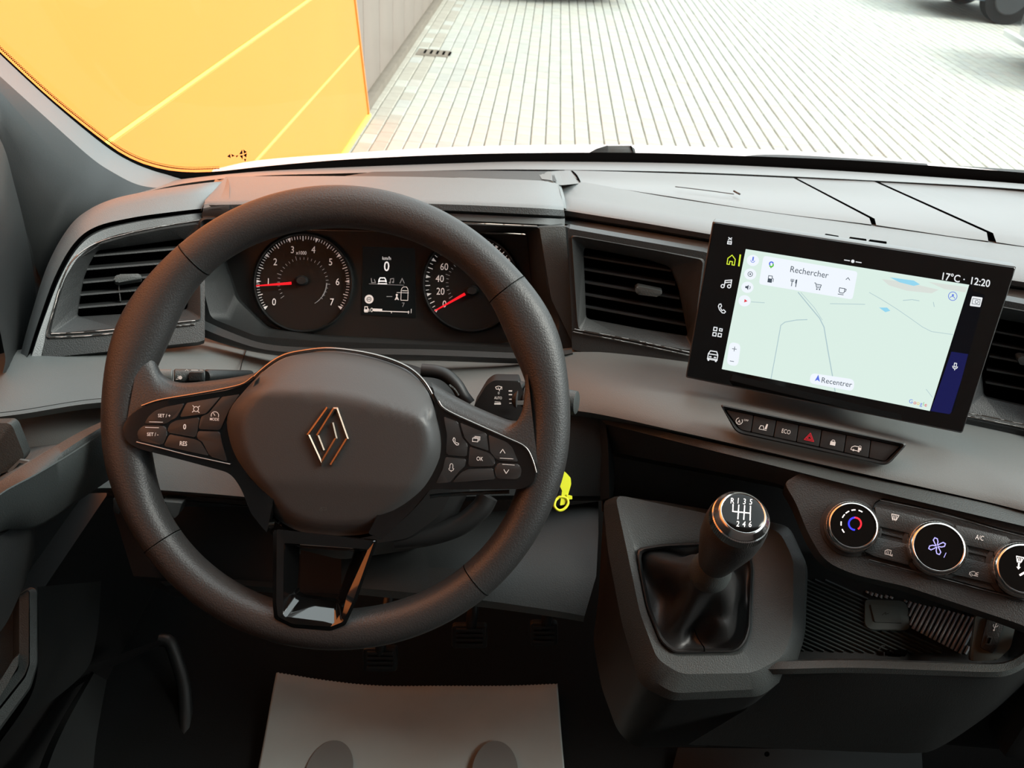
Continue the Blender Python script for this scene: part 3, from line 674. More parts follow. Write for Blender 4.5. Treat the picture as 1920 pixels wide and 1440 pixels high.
# light grey panel below the pods: three runs of a long shelf that bulges out then turns under
m0 = [(-80, 700, .79), (35, 668, .83), (200, 650, .90), (370, 636, .95), (600, 650, .985), (950, 662, .97), (1080, 655, .94), (1290, 690, .895), (1560, 745, .86), (1830, 800, .83), (2100, 860, .80)]
m1 = [(-80, 735, .745), (35, 705, .785), (200, 680, .845), (370, 668, .90), (600, 690, .935), (950, 700, .915), (1080, 694, .885), (1290, 735, .835), (1560, 800, .79), (1830, 862, .76), (2100, 925, .73)]
m2 = [(-80, 782, .72), (35, 766, .755), (200, 742, .815), (370, 745, .86), (600, 760, .89), (950, 755, .88), (1080, 748, .86), (1290, 798, .80), (1560, 858, .765), (1830, 920, .735), (2100, 985, .70)]
m3 = [(-80, 790, .716), (35, 777, .752), (200, 754, .812), (370, 760, .86), (600, 780, .89), (950, 772, .878), (1080, 770, .857), (1290, 813, .798), (1560, 875, .763), (1830, 936, .733), (2100, 1000, .70)]
m4 = [(x, y+(10 if x < 1200 else 5), d+.02) for x, y, d in m3]
strip('middle_panel', [sh_(m0, -12, .03), m0, m1, m2, m3, m4], m_mid, da, N=120, ang=60)
strip('panel_seam', [[(x, y-8, d-.0035) for x, y, d in m3[:4]], [(x, y-6.5, d-.0035) for x, y, d in m3[:4]]], m_dark, da, N=30)
tube('panel_joint', [P(463, 652, .95), P(455, 675, .915), P(449, 700, .89)], .0006, m_dark, da, n=6)
# recess back wall and the knee panel under it
k0 = [(-80, 796, .80), (35, 784, .82), (200, 764, .86), (370, 770, .88), (600, 790, .90), (900, 790, .89), (1080, 780, .875), (1130, 786, .87)]
k1 = [(-80, 860, .80), (35, 850, .815), (200, 830, .85), (370, 850, .865), (600, 850, .88), (900, 850, .88), (1080, 850, .87), (1130, 850, .87)]
k2 = [(-80, 930, .80), (35, 925, .81), (200, 915, .835), (370, 924, .845), (600, 945, .85), (900, 930, .87), (1080, 930, .88), (1130, 930, .88)]
k3 = [(x, y+9, d+.03) for x, y, d in k2]
strip('knee_panel', [[q for q in c[:5]] for c in (k0, k1, k2, k3)], m_mid, da, N=60, ang=50)
strip('knee_panel_centre', [[q for q in c[4:]] for c in (k0, k1, k2, k3)], m_dark, da, N=60, ang=50)
strip('knee_panel_edge', [[(200, 924, .85), (370, 932, .86), (470, 940, .86)], [(200, 931, .85), (370, 939, .86), (470, 947, .86)], [(200, 934, .87), (370, 942, .88), (470, 950, .88)]], m_dark2, da, N=20)
# bolster below, down to its lower edge
j0 = [(640, 1010, .90), (760, 1015, .89), (900, 1020, .885), (1040, 1010, .88), (1122, 1000, .88)]
j1 = [(640, 1060, .86), (760, 1062, .855), (900, 1068, .85), (1040, 1075, .85), (1118, 1080, .85)]
j2 = [(640, 1100, .85), (760, 1110, .845), (900, 1125, .84), (1040, 1145, .84), (1096, 1155, .84)]
j3 = [(640, 1112, .87), (760, 1124, .865), (900, 1138, .86), (1040, 1157, .86), (1094, 1166, .86)]
strip('lower_bolster', [sh_(j0, -60, .02), j0, j1, j2, j3], m_dark, da, N=40, ang=40)
strip('lower_bolster_left', [[(210, 950, .9), (400, 950, .9), (660, 950, .9)], [(250, 1080, .9), (400, 1090, .9), (660, 1100, .88)], [(330, 1120, .92), (430, 1108, .9), (660, 1114, .88)]], m_black, da, N=30)
strip('bolster_edge', [[(300, 1090, .89), (420, 1086, .885), (520, 1092, .88)], [(310, 1098, .88), (420, 1096, .875), (520, 1102, .87)], [(320, 1110, .9), (420, 1106, .89), (520, 1112, .89)]], m_dark, da, N=20)
strip('passenger_face', [[(1985, 574, .87), (2200, 607, .83)], [(1985, 700, .85), (2150, 730, .82)], [(1985, 838, .84), (2100, 862, .81)]], m_dark2, da, N=20)
box('glovebox_door', (.54, .56, 1.02), (1.28, .62, 1.32), m_dark, da, .012)
box('glovebox_surround', (.50, .60, .98), (1.285, .70, 1.36), m_dark, da, .01)
bx = Pl(325, 950, .85, .1, -.2)
hl_ = thing('bonnet_release', P(325, 955, .84), 'small brown grey release handle under the dashboard, behind the wheel rim', 'lever')
plate('handle', rr([(302, 940), (342, 943), (334, 966), (326, 973), (318, 972), (306, 955)], 3, 3), bx, .008, .02, m_mid, hl_, .002)
plate('handle_groove', [(309, 942), (311, 942), (308, 956), (306, 955)], bx, .0085, .002, m_gap, hl_)
hs_ = thing('height_switch', P(218, 950, .84), 'small dark lever end poking out left of the wheel rim', 'lever')
plate('lever_end', rr([(211, 935), (222, 935), (226, 950), (222, 965), (213, 962)], 2, 3), Pl(218, 950, .84, .1, -.2), .006, .015, m_dark2, hs_, .002)

# ---------------------------------------------------------------- air vents
def vent(name_label, pl, frame, opening, slats, tab, stem=None, trims=(), nm='air_vent'):
    c = pl.at(sum(p[0] for p in frame)/len(frame), sum(p[1] for p in frame)/len(frame))
    t = thing(nm, c, name_label, 'air vent', None)
    fo_, op = rr(frame, 8, 4), rr(opening, 7, 4)
    n1 = 60
    def res(pts, off, pl=pl): return cat([pl.at(x, y, off) for x, y in pts], n1, True)
    k = min(range(len(op)), key=lambda i: (op[i][0]-fo_[0][0])**2+(op[i][1]-fo_[0][1])**2); op = op[k:]+op[:k]
    mid = [((a[0]*.06+b[0]*.94), (a[1]*.06+b[1]*.94)) for a, b in zip(fo_, op)] if len(fo_) == len(op) else op
    if len(fo_) == len(op):
        rows = [[pl.at(x, y, 0) for x, y in fo_], [pl.at(x, y, .001) for x, y in [((a[0]*.93+b[0]*.07), (a[1]*.93+b[1]*.07)) for a, b in zip(fo_, op)]], [pl.at(x, y, -.013) for x, y in mid], [pl.at(x, y, -.016) for x, y in op], [pl.at(x, y, -.06) for x, y in op]]
    else:
        rows = [res(fo_, 0), res(op, -.015), res(op, -.06)]
    loft('vent_frame', rows, m_dark2, t, closed=True, ang=40)
    plate('vent_back', op, pl, -.05, .004, m_gap, t)
    for (x0, y0, x1, y1) in slats:
        dx, dy = x1-x0, y1-y0
        pr_ = []
        bm = bmesh.new()
        e = [pl.at(x0, y0-1.7, -.017), pl.at(x1, y1-1.7, -.017), pl.at(x1, y1+1.7, -.017), pl.at(x0, y0+1.7, -.017), pl.at(x0, y0-7, -.034), pl.at(x1, y1-7, -.034), pl.at(x1, y1-4, -.034), pl.at(x0, y0-4, -.034)]
        vs = [bm.verts.new(p) for p in e]
        for f in ((0, 1, 2, 3), (0, 4, 5, 1), (3, 2, 6, 7), (4, 7, 6, 5), (0, 3, 7, 4), (1, 5, 6, 2)): bm.faces.new([vs[i] for i in f])
        finish('slat', bm, m_dark2, t)
    if tab:
        plate('adjuster_tab', rr(tab, 3, 3), pl, -.006, .012, m_cons, t, .0015)
        xs = [p[0] for p in tab]; ys = [p[1] for p in tab]
    if stem: plate('adjuster_stem', stem, pl, -.018, .01, m_dark, t)
    for tr_ in trims:
        tube('chrome_strip', [pl.at(x, y, .0012) for x, y in tr_], .0008, m_dchrome, t, n=6, N=60)
    return t
vent("air vent beside the driver's door, left of the steering wheel", PL,
     [(90, 628), (104, 573), (121, 522), (144, 484), (184, 458), (242, 441), (306, 428), (376, 417), (378, 602), (236, 616)],
     [(145, 594), (150, 560), (157, 522), (168, 494), (182, 470), (240, 462), (300, 454), (346, 448), (352, 580), (240, 588)],
     [(176, 480, 350, 465), (163, 505, 350, 490), (156, 530, 350, 513), (151, 553, 352, 536), (147, 577, 352, 560)],
     [(213, 520), (222, 514), (262, 513), (266, 518), (265, 523), (220, 530), (214, 527)], [(221, 530), (223, 530), (227, 565), (225, 565)],
     [[(94, 634), (88, 626), (102, 575), (117, 525), (138, 486), (180, 456), (240, 438), (306, 424), (376, 413)], [(96, 626), (160, 623), (240, 615), (366, 601)], [(92, 633), (160, 630), (240, 622), (366, 608)]])
PV = Pl(1190, 550, .90, -.12, -.42)
framed('centre_pod_face', rr([(1064, 428), (1330, 474), (1312, 706), (1072, 656), (1072, 600)], 3, 2), rr([(1072, 442), (1160, 458), (1250, 474), (1320, 488), (1308, 580), (1298, 658), (1190, 638), (1084, 616)], 8, 4), PV, -.0005, m_dark2, da)
vent('black louvred air vent between the instruments and the touchscreen', PV,
     [(1070, 440), (1160, 456), (1250, 472), (1322, 486), (1310, 580), (1300, 660), (1190, 640), (1082, 618)],
     [(1094, 464), (1150, 474), (1215, 487), (1256, 500), (1272, 540), (1290, 630), (1200, 616), (1099, 597)],
     [(1093, 481, 1258, 508), (1094, 505, 1266, 534), (1095, 529, 1274, 560), (1096, 552, 1282, 585), (1097, 575, 1286, 610)],
     [(1190, 541), (1196, 537), (1241, 546), (1242, 550), (1234, 557), (1194, 552)], None,
     [[(1077, 617), (1180, 636), (1300, 662)], [(1074, 622), (1180, 642), (1300, 668)]])
PR = Pl(1890, 660, .80, -.30, -.42)
framed('right_pod_face', rr([(1780, 544), (2000, 585), (1995, 852), (1780, 806)], 3, 2), rr([(1802, 562), (1850, 571), (1920, 584), (1983, 598), (1978, 700), (1970, 823), (1900, 804), (1792, 783)], 8, 4), PR, -.0005, m_dark2, da)
vent('black louvred air vent at the right edge, half hidden by the touchscreen', PR,
     [(1800, 560), (1850, 569), (1920, 582), (1985, 596), (1980, 700), (1972, 825), (1900, 806), (1790, 785)],
     [(1830, 590), (1868, 597), (1920, 606), (1960, 614), (1958, 690), (1952, 765), (1900, 755), (1845, 742)],
     [(1862, 621, 1962, 640), (1860, 645, 1962, 664), (1855, 668, 1962, 688), (1850, 693, 1962, 713), (1848, 717, 1962, 738)],
     [(1908, 672), (1916, 669), (1960, 678), (1960, 692), (1912, 684)], None,
     [[(1812, 774), (1850, 781), (1920, 796), (1980, 810)], [(1812, 780), (1850, 787), (1920, 802), (1980, 816)]])

# ---------------------------------------------------------------- instrument cluster
ic = thing('instrument_cluster', pc.at(740, 540), 'dark instrument cluster with two round dials and a small display', 'instrument panel')
plate('cluster_face', rr([(415, 428), (992, 440), (1000, 600), (985, 636), (940, 648), (610, 632), (500, 616), (445, 560), (425, 500)], 10, 4), pc, .0, .02, m_dialb, ic)
def dial(cx, cy, r, a0, step, nmaj, sub, nums, need_a, tip, root, unit=None, inner=False):
    pr_ = [(0, r+12), (.0, r+9), (.006, r+8), (.008, r+5), (.004, r+3), (.001, r+2)]
    rows = [[pc.at(x, y, h+.001) for x, y in circ(cx, cy, q, n=64)] for h, q in pr_]
    d = loft('dial_ring', rows, m_dark, ic, closed=True, ang=60)
    pen = Pen(pc, .0012, cx, cy)
    for i in range(nmaj*sub+1):
        a = math.radians(a0 - step*i/sub); c, s_ = math.cos(a), -math.sin(a); maj = i % sub == 0
        if maj: pen.poly([(c*r - s_*3.1, s_*r + c*3.1), (c*r + s_*3.1, s_*r - c*3.1), (c*(r-8.5), s_*(r-8.5))])
        else:
            L = 8 if (sub % 2 == 0 and i % sub == sub//2) else 5
            pen.line([(c*r, s_*r), (c*(r-L), s_*(r-L))], 1.5 if L > 5 else 1.0)
    pen.done('tick_marks', m_dial, ic)
    for i, tx in nums:
        a = math.radians(a0 - step*i); k = r-22 if len(tx) < 2 else r-26
        pen.to(cx+math.cos(a)*k, cy-math.sin(a)*k, 2).text(tx, 13, wide=.85); pen.done('numeral', m_dial, ic)
    pen.to(cx, cy)
    if unit: pen.to(*unit[1], 2).text(unit[0], 6.5, wide=.85, bold=.01); pen.done('unit_lettering', m_dial, ic); pen.to(cx, cy)
    ri = r*.50
    for k in range(0, 29):
        a = math.radians(215 - k*9.1); c, s_ = math.cos(a), -math.sin(a); L = 8 if k % 6 == 0 else 4.5
        if inner is False and k > 9: break
        if inner == 'tach' or k < 10: pen.line([(c*ri, s_*ri), (c*(ri+L*.9), s_*(ri+L*.9))], 1.)
    if inner == 'tach': pen.arc(0, 0, ri+1, 60, 2, 1.0, 24).arc(0, 0, ri+1, 2, 34, 2.2, 12)
    pen.done('inner_scale', m_dimw, ic)
    dx, dy = tip[0]-root[0], tip[1]-root[1]; L = math.hypot(dx, dy); nx, ny = -dy/L, dx/L
    plate('needle', [(root[0]+nx*2.6, root[1]+ny*2.6), (tip[0]+nx*1.0, tip[1]+ny*1.0), (tip[0]-nx*1.0, tip[1]-ny*1.0), (root[0]-nx*2.6, root[1]-ny*2.6)], pc, .007, .0015, m_needle, ic)
    hubc = (cx-3, cy-4) if inner == 'tach' else (cx+2, cy+14)
    ringloft('needle_cap', [(circ(*hubc, 13, 10, n=24), .002), (circ(*hubc, 12, 9, n=24), .007), (circ(*hubc, 9, 6.5, n=24), .0095)], pc, m_dark2, ic, capb=True)
dial(568, 530, 87, 213.5, 35.3, 7, 10, [(i, str(i)) for i in range(8)], 182, (480, 536), (546, 531), ('x1000', (565, 474)), 'tach')
dial(883, 531, 85, 218, 23.3, 9, 4, [(0, '0'), (1, '20'), (2, '40'), (3, '60'), (4, '80'), (5, '100'), (6, '120'), (7, '140'), (8, '160'), (9, '180')], 210, (815, 583), (872, 551), None, 'speed')
plate('display', rr([(680, 462), (778, 465), (780, 596), (678, 590)], 2, 2), pc, .001, .002, mat('display_black', (.004, .005, .005), .35, spec=.2, emit=(.35, .42, .42), estr=.008), ic)
q = Pen(pc, .0016, 725, 484, 1.5)
q.text('km/h', 6.5, wide=.9).to(725, 499, 1.5).text('0', 18, wide=.85, bold=.01).done('speed_lettering', m_white, ic)
q.to(717, 526).line([(-7, 3), (-6, -2), (-4, -5), (4, -5), (6, -2), (7, 3)], 2).line([(-7, 1), (7, 1)], 2.4).line([(-8, 6), (8, 6)], 2)
q.done('symbol', m_white, ic)
q.to(700, 526).line([(-4, -4), (-3, 4), (4, 4), (2, -2)], 1.5).to(735, 526).line([(-3, 4), (-3, -3), (3, -4), (3, 3)], 1.5).disc(-4, 4, 1.8).disc(2, 3, 1.8).to(754, 527).line([(-4, 4), (0, -5), (4, 4)], 1.3)
q.to(725, 534, 1.5).line([(-33, -1), (32, 0)], .8).to(730, 556).line([(-5, 0), (5, 0)], 1.3); q.done('symbol', m_dimw, ic)
q.to(758, 551, 2).line([(-6, 12), (-6, -6), (-5, -10), (-2, -13), (4, -13), (6, -10), (7, -6), (7, 12)], 1.1, True).line([(-14, -2), (8, -2)], 1).line([(-4, -6), (5, -6)], 1.4, ).to(744, 556).disc(0, -3, 2).line([(0, 0), (-3, 6)], 1.6).line([(0, 0), (3, 6)], 1.6).line([(0, -1), (0, 5)], 1.8)
q.done('symbol', m_dial, ic)
q.to(692, 561).disc(0, 0, 8.3, 24).done('symbol', m_dial, ic)
q2 = Pen(pc, .0020, 692, 561); q2.arc(0, 0, 4, 0, 360, 1).line([(-2, 0), (2, 0)], 1).done('symbol', m_dialb, ic)
q.to(687, 580).line([(-3, -5), (2, -5), (2, 5), (-3, 5)], 1.3, True).line([(-3, 2), (2, 2)], 4).line([(2, -2), (5, 0), (5, 4)], 1).to(697, 581, 2).text('0', 8).to(771, 583, 2).text('1', 8)
q.to(734, 583, 2).line([(-33, -1), (-19, -1)], 4.5).line([(-33, 1), (33, 1)], 1.5).line([(0, 1), (0, 4)], 1.2).line([(32, -1), (32, 4)], 1.2).done('fuel_scale', m_dial, ic)
q.to(756, 572).line([(-2, -4), (2, -4), (-1, 3)], 1).done('symbol', m_dimw, ic)
cg = glass_mat('cluster_lens', (.93, .93, .93), 0)
plate('cluster_lens', rr([(408, 428), (990, 440), (1000, 600), (985, 634), (940, 646), (610, 630), (500, 616), (440, 560), (424, 500)], 10, 4), Pl(740, 540, .97, .02, -.10), .0, .001, cg, ic)
# ---------------------------------------------------------------- steering wheel
WD = .68
PW = Pl(632, 784, WD, 0, 0)
SC = WD/FPX
WC = PW.at(632, 784)
sw = thing('steering_wheel', WC, 'black leather steering wheel with a flat lower spoke and diamond emblem', 'steering wheel')
def wpt(a, rad, h): return WC + CR*rad*math.cos(a) + CU*rad*math.sin(a) + PW.n*h
rows = []; NA = 200; NS = 28
def rim_rad(a):
    d = math.degrees(a) % 360
    ro = 436; wdt = 71
    for c, amp, wd, out in ((156, 27, 15, 10), (24, 22, 14, 9), (90, 8, 30, 0), (190, 12, 12, 3), (350, 12, 12, 2), (270, 3, 30, -3)):
        x = ((d-c+180) % 360)-180; g = math.exp(-(x/wd)**2); wdt += amp*g; ro += out*g
    return ro*SC, wdt*SC
for i in range(NA):
    a = 2*math.pi*i/NA; ro, wd = rim_rad(a); rc = ro-wd/2; hw = wd/2; hh = .0165
    row = []
    for k in range(NS):
        b = 2*math.pi*k/NS; c, s_ = math.cos(b), math.sin(b)
        c_ = math.copysign(abs(c)**.92, c); s2 = math.copysign(abs(s_)**.92, s_)
        row.append(wpt(a, rc + hw*c_, hh*s2))
    rows.append(row)
rows.append(rows[0])
loft('rim', rows, m_leath, sw, closed=True, ang=80)
for deg in (132, 37, 215.3, 310.8):
    a = math.radians(deg); ro, wd = rim_rad(a); rc = ro-wd/2
    for k_, (w0, m_) in enumerate(((.0011, m_gap), (.0010, m_cons))):  # dark band for the seam, paler band paints a highlight beside it
        rr_ = []
        a_ = a + (k_*.0035 if deg in (132, 310.8) else k_*.0035)*(1 if deg > 180 else -1)*(1 if deg not in (37, 310.8) else 1)
        for da_ in (-w0/2, w0/2):
            aa = a_ + da_/rc
            for q_ in (1.012,):
                rr_.append([wpt(aa, rc + wd/2*q_*math.copysign(abs(math.cos(2*math.pi*k/NS))**.92, math.cos(2*math.pi*k/NS)), .0167*math.copysign(abs(math.sin(2*math.pi*k/NS))**.92, math.sin(2*math.pi*k/NS))) for k in range(NS)])
        loft('seam', rr_, m_, sw, closed=True, ang=80)
# leather arms that run from the rim to the hub
PWa = PW
def arm(edge_, low, lift):
    t_ = cat([Vector((x, y, 0)) for x, y in edge_], 40); l_ = cat([Vector((x, y, 0)) for x, y in low], 40); rows = []
    for u, h in ((-.04, -.016), (.0, -.006), (.07, .0025), (.2, .0085), (.42, .0125), (.7, .0150), (1.0, .0158)):
        rows.append([PW.at(*(a.lerp(b, max(0, u)).xy), h + (lift*(1-i/39)**2*.004)) for i, (a, b) in enumerate(zip(t_, l_))])
    return loft('spoke_leather', rows, m_leath, sw, ang=80)
arm([(272, 600), (289, 655), (302, 698), (336, 717), (400, 713), (468, 702), (500, 689), (540, 668)], [(236, 800), (246, 785), (262, 771), (300, 759), (365, 750), (425, 740), (462, 727), (500, 705)], 0)
arm([(980, 610), (984, 690), (990, 745), (984, 778), (962, 789), (900, 766), (850, 741), (808, 716)], [(1010, 890), (1008, 876), (998, 858), (975, 838), (930, 818), (880, 796), (845, 780), (822, 760)], 0)
plate('spoke_core', rr([(262, 772), (300, 758), (425, 738), (520, 700), (520, 900), (440, 882), (340, 858), (262, 840), (245, 820)], 6, 4), PW, .010, .02, m_leath, sw, .002)
plate('spoke_core', rr([(816, 765), (905, 803), (985, 843), (1000, 900), (980, 914), (806, 914), (740, 960), (740, 780)], 6, 4), PW, .010, .02, m_leath, sw, .002)
# gloss bezel wings
lw = [(262, 765, 20), (300, 752, 8), (365, 742, 8), (425, 732, 8), (458, 722, 10), (490, 700, 6), (520, 720, 4), (520, 900, 4), (500, 1000, 4), (470, 962, 8), (452, 915, 20), (432, 887, 20), (340, 862, 10), (262, 842, 10), (236, 828, 12), (229, 802, 12), (240, 782, 10)]
plate('gloss_bezel', rr(lw, 8, 5), PW, .0178, .018, m_gloss, sw, .0028, 3, ang=50)
rw = [(816, 762, 6), (812, 735, 4), (826, 762, 10), (850, 776, 8), (905, 800, 8), (950, 820, 8), (983, 838, 18), (997, 860, 16), (1005, 888, 14), (1000, 906, 10), (980, 917, 10), (860, 918, 6), (806, 917, 6), (770, 960, 6), (715, 1012, 4), (690, 1000, 4), (740, 900), (760, 780)]
plate('gloss_bezel', rr(rw, 8, 5), PW, .0178, .018, m_gloss, sw, .0028, 3, ang=50)
# lower gloss frame with a sloping opening
fo1 = [(512, 992), (708, 1012), (668, 1128), (648, 1172), (620, 1183), (548, 1177), (514, 1160), (511, 1130)]
fo2 = [(519, 992), (702, 1014), (662, 1126), (643, 1166), (620, 1175), (548, 1170), (521, 1156), (518, 1130)]
fo3 = [(532, 1018), (690, 1030), (650, 1118), (640, 1160), (630, 1168), (536, 1156), (530, 1152), (531, 1130)]
fo4 = [(562, 1024), (668, 1032), (642, 1100), (636, 1122), (630, 1128), (568, 1120), (554, 1114), (558, 1100)]
fo5 = [(564, 1026), (664, 1034), (640, 1098), (634, 1118), (628, 1122), (572, 1115), (562, 1110), (562, 1098)]
ringloft('gloss_frame', [(rr(fo1, 5, 3), .0), (rr(fo1, 5, 3), .0165), (rr(fo2, 5, 3), .0188), (rr(fo3, 4, 3), .0175), (rr(fo4, 4, 3), .002), (rr(fo5, 4, 3), -.016)], PW, m_gloss, sw, ang=25)
# airbag cover: a dome with a brow crease
hubp = [(572, 662), (622, 658), (690, 667), (745, 684), (780, 706), (805, 740), (820, 790), (827, 832), (821, 870), (800, 915), (765, 957), (725, 988), (680, 1002), (620, 1004), (565, 997), (522, 975), (490, 937), (456, 890), (434, 850), (425, 802), (431, 768), (456, 735), (492, 698), (530, 672)]
hub = cat([Vector((x, y, 0)) for x, y in hubp], 96, True)
hc = Vector((625, 835, 0))
def hubh(x, y, s):
    crease = 742 + .0011*(x-600)**2*.6 + (x-600)*.12     # brow line
    up_ = max(0, crease - y)
    h = .037 - up_*.00027 - .00007*max(0, y-crease) - .00008*max(0, (y-905-(x-600)*.05))
    edge_ = max(0, (s-.82)/.18)
    k = .0035 if y < crease-20 else .012
    h -= k*edge_**2.2
    side = abs(x-628)/200
    return max(h - .0035*side**3, .0045)
rows = []
ss = [1.0, .985, .96, .93, .90, .86, .82, .78, .72, .66, .6, .52, .44, .36, .28, .2, .12, .05]
rows.append([PW.at(p.x, p.y, .003) for p in hub])
for s_ in ss:
    r_ = []
    for p in hub:
        q_ = hc.lerp(p, s_); r_.append(PW.at(q_.x, q_.y, hubh(q_.x, q_.y, s_)))
    rows.append(r_)
loft('airbag_cover', rows, m_hub, sw, closed=True, cap1=True, ang=70)
def hubat(x, y, e=0.): return PW.at(x, y, .029+e)
# plinth under the cover
big = [(hc.lerp(p, 1.035)) for p in hub]
loft('hub_surround', [[PW.at(p.x, p.y, -.02) for p in big], [PW.at(p.x, p.y, .006) for p in big], [PW.at(*(hc.lerp(p, 1.0).xy), .009) for p in hub]], m_gloss, sw, closed=True, ang=40)
# chrome line over the brow and down each flank
def off(i0, i1, k, h):
    n = len(hub); idx = []
    i = i0
    while True:
        idx.append(i % n)
        if i % n == i1 % n: break
        i += 1
    return [PW.at(*(hc.lerp(hub[j], k).xy), h) for j in idx]
tube('chrome_trim', off(84, 28, 1.022, .0120), .0013, m_dchrome, sw, n=8, N=90)
tube('chrome_line', [PW.at(x, y, .0184) for x, y in ((266, 761), (300, 750), (365, 739), (420, 729), (455, 720), (475, 706))], .0010, m_dchrome, sw, n=8, N=50)
tube('chrome_line', [PW.at(x, y, .0184) for x, y in ((822, 752), (830, 764), (852, 777), (905, 801), (950, 821), (984, 838), (998, 862), (1005, 886))], .0010, m_dchrome, sw, n=8, N=50)
tube('chrome_line', [PW.at(x, y, .0186) for x, y in ((256, 829), (300, 840), (350, 853), (400, 864), (432, 871))], .0007, m_dchrome, sw, n=8, N=40)
# the fine weave below the brow
# emblem
E = PW
def bar(name, pts, w0, h0, m, par, top=None):
    bm = bmesh.new(); P2 = [Vector(p) for p in pts]; n = len(P2); L = []
    for i in range(n):
        if i == 0: d = (P2[1]-P2[0]).normalized(); nn = Vector((-d.y, d.x)); k = 1
        elif i == n-1: d = (P2[-1]-P2[-2]).normalized(); nn = Vector((-d.y, d.x)); k = 1
        else:
            d1 = (P2[i]-P2[i-1]).normalized(); d2 = (P2[i+1]-P2[i]).normalized(); nn = (Vector((-d1.y, d1.x))+Vector((-d2.y, d2.x))).normalized(); k = 1/max(.45, nn.dot(Vector((-d1.y, d1.x))))
        L.append((P2[i]+nn*w0/2*k, P2[i], P2[i]-nn*w0/2*k))
    rows = []
    def hh(v): return .0370 - .00007*max(0, v.y - 765)
    for a, b, c in L:
        top = hh(b)
        rows.append([E.at(a.x, a.y, top-h0), E.at(a.x*.75+b.x*.25, a.y*.75+b.y*.25, top+.0006), E.at(b.x, b.y, top+.0013), E.at(c.x*.75+b.x*.25, c.y*.75+b.y*.25, top+.0006), E.at(c.x, c.y, top-h0)])
    return loft(name, rows, m, par, closed=True, cap0=True, cap1=True, ang=20)
def z1(x, y): return (180+x/4, 640+y/4)
e1 = bar('emblem', [z1(1737, 498), z1(1592, 700), z1(1690, 912), z1(1800, 727), z1(1772, 610)], 7.2, .004, m_embl, sw)
e1['label'] = 'satin diamond shaped emblem'
b2 = bar('emblem_bar', [z1(1706, 818), z1(1662, 704), z1(1785, 506), z1(1805, 506), z1(1884, 730), z1(1762, 928)], 7.2, .004, m_embl, e1)
# buttons
def btn(pts, zf, sym=None, r=4):
    px = [zf(*p) for p in pts]
    cx = sum(p[0] for p in px)/len(px); cy = sum(p[1] for p in px)/len(px)
    px = [(cx+(x-cx)*.985, cy+(y-cy)*.975) for x, y in px]
    b_ = plate('button', rr(px, r, 4), PW, .0190, .004, m_btn, sw, .0009, 2, ang=40)
    if sym: 
        q = Pen(PW, .0192); sym(q); q.done('symbol', m_print, b_)
    return b_
def z2(x, y): return (680+x/4, 640+y/4)
def s_setp(q): q.to(*z1(512, 557), 1).text('SET / +', 6.2, wide=.9, bold=.012).to(0, 0).line([z1(400, 604), z1(500, 606)], 1.)
def s_setm(q): q.to(*z1(425, 697), 1).text('SET / -', 6.2, wide=.9, bold=.012).to(0, 0).line([z1(370, 645), z1(470, 648)], 1.)
def s_lim(q):
    q.to(*z1(750, 508), 4).arc(0, 0, 4.6, 0, 360, 1.3, 18)
    for s_ in (-1, 1):
        for u in (-1, 1): q.line([(s_*3.6, u*3.6), (s_*6.6, u*6.2)], 1.2)
def s_mode(q): q.to(*z1(892, 552), 3).arc(0, 1, 7, 165, 380, 1.3, 16).line([(0, 1), (-3, -3)], 1.3).to(*z1(888, 584), 3).text('MODE', 5, wide=.85, bold=.012)
def s_0(q): q.to(*z1(665, 640), 3).text('0', 9.5, wide=.85, bold=.02)
def s_res(q): q.to(*z1(655, 766), 3).text('RES', 8, wide=.8, bold=.015)
btn([(360, 617), (395, 560), (440, 520), (520, 490), (665, 462), (602, 575), (560, 592), (527, 620)], z1, s_setp)
btn([(677, 460), (935, 415), (835, 530), (815, 545), (625, 570)], z1, s_lim)
btn([(945, 413), (1080, 393), (1000, 510), (960, 600), (930, 668), (765, 660), (785, 565), (840, 543)], z1, s_mode)
btn([(532, 665), (555, 615), (600, 592), (778, 568), (752, 722), (540, 685)], z1, s_0)
btn([(350, 630), (520, 634), (540, 690), (500, 782), (325, 745), (306, 715), (312, 670)], z1, s_setm, 5)
btn([(548, 695), (745, 735), (785, 755), (848, 860), (505, 785)], z1, s_res)
btn([(762, 670), (928, 676), (945, 760), (985, 905), (855, 865), (795, 750), (752, 728)], z1)
def s_ph(q): q.to(*z2(697, 750), 0, .85).line([(-4, -8), (-6, -3), (-3, 3), (2, 8), (6, 8)], 1.6).line([(-4, -8), (-2, -7), (-1, -3)], 1.4).line([(6, 8), (7, 5), (3, 3)], 1.4).line([(-1, -3), (-2, -1), (1, 3), (3, 3)], 1.2)
def s_cards(q): q.to(*z2(850, 735), 5, .9).line([(-7, -2), (4, -2), (4, 5), (-7, 5)], 1.3, True).line([(-5, -4), (6, -4), (6, 3)], 1.1).line([(-3, -6), (8, -6), (8, 1)], 1.1)
def s_up(q): q.to(*z2(1050, 822), 3).line([(-4.5, 4), (0, -3), (4.5, 4)], 1.2).to(0, 0).line([z2(1030, 876), z2(1128, 882)], .9)
def s_dn(q): q.to(*z2(1077, 975), 3).line([(-4.5, -3), (0, 4), (4.5, -3)], 1.2).to(0, 0).line([z2(1048, 922), z2(1138, 928)], .9)
def s_ok(q): q.to(*z2(878, 880), 4).text('OK', 7.5, wide=.8)
def s_mic(q): q.to(*z2(665, 945), 3).arc(0, -3, 2.8, 180, 360, 1.1, 8, 4).line([(-2.8, -3), (-2.8, 2)], 1.1).line([(2.8, -3), (2.8, 2)], 1.1).arc(0, 2, 4.6, 0, 180, 1.1, 10).line([(0, 6), (0, 8)], 1.1)
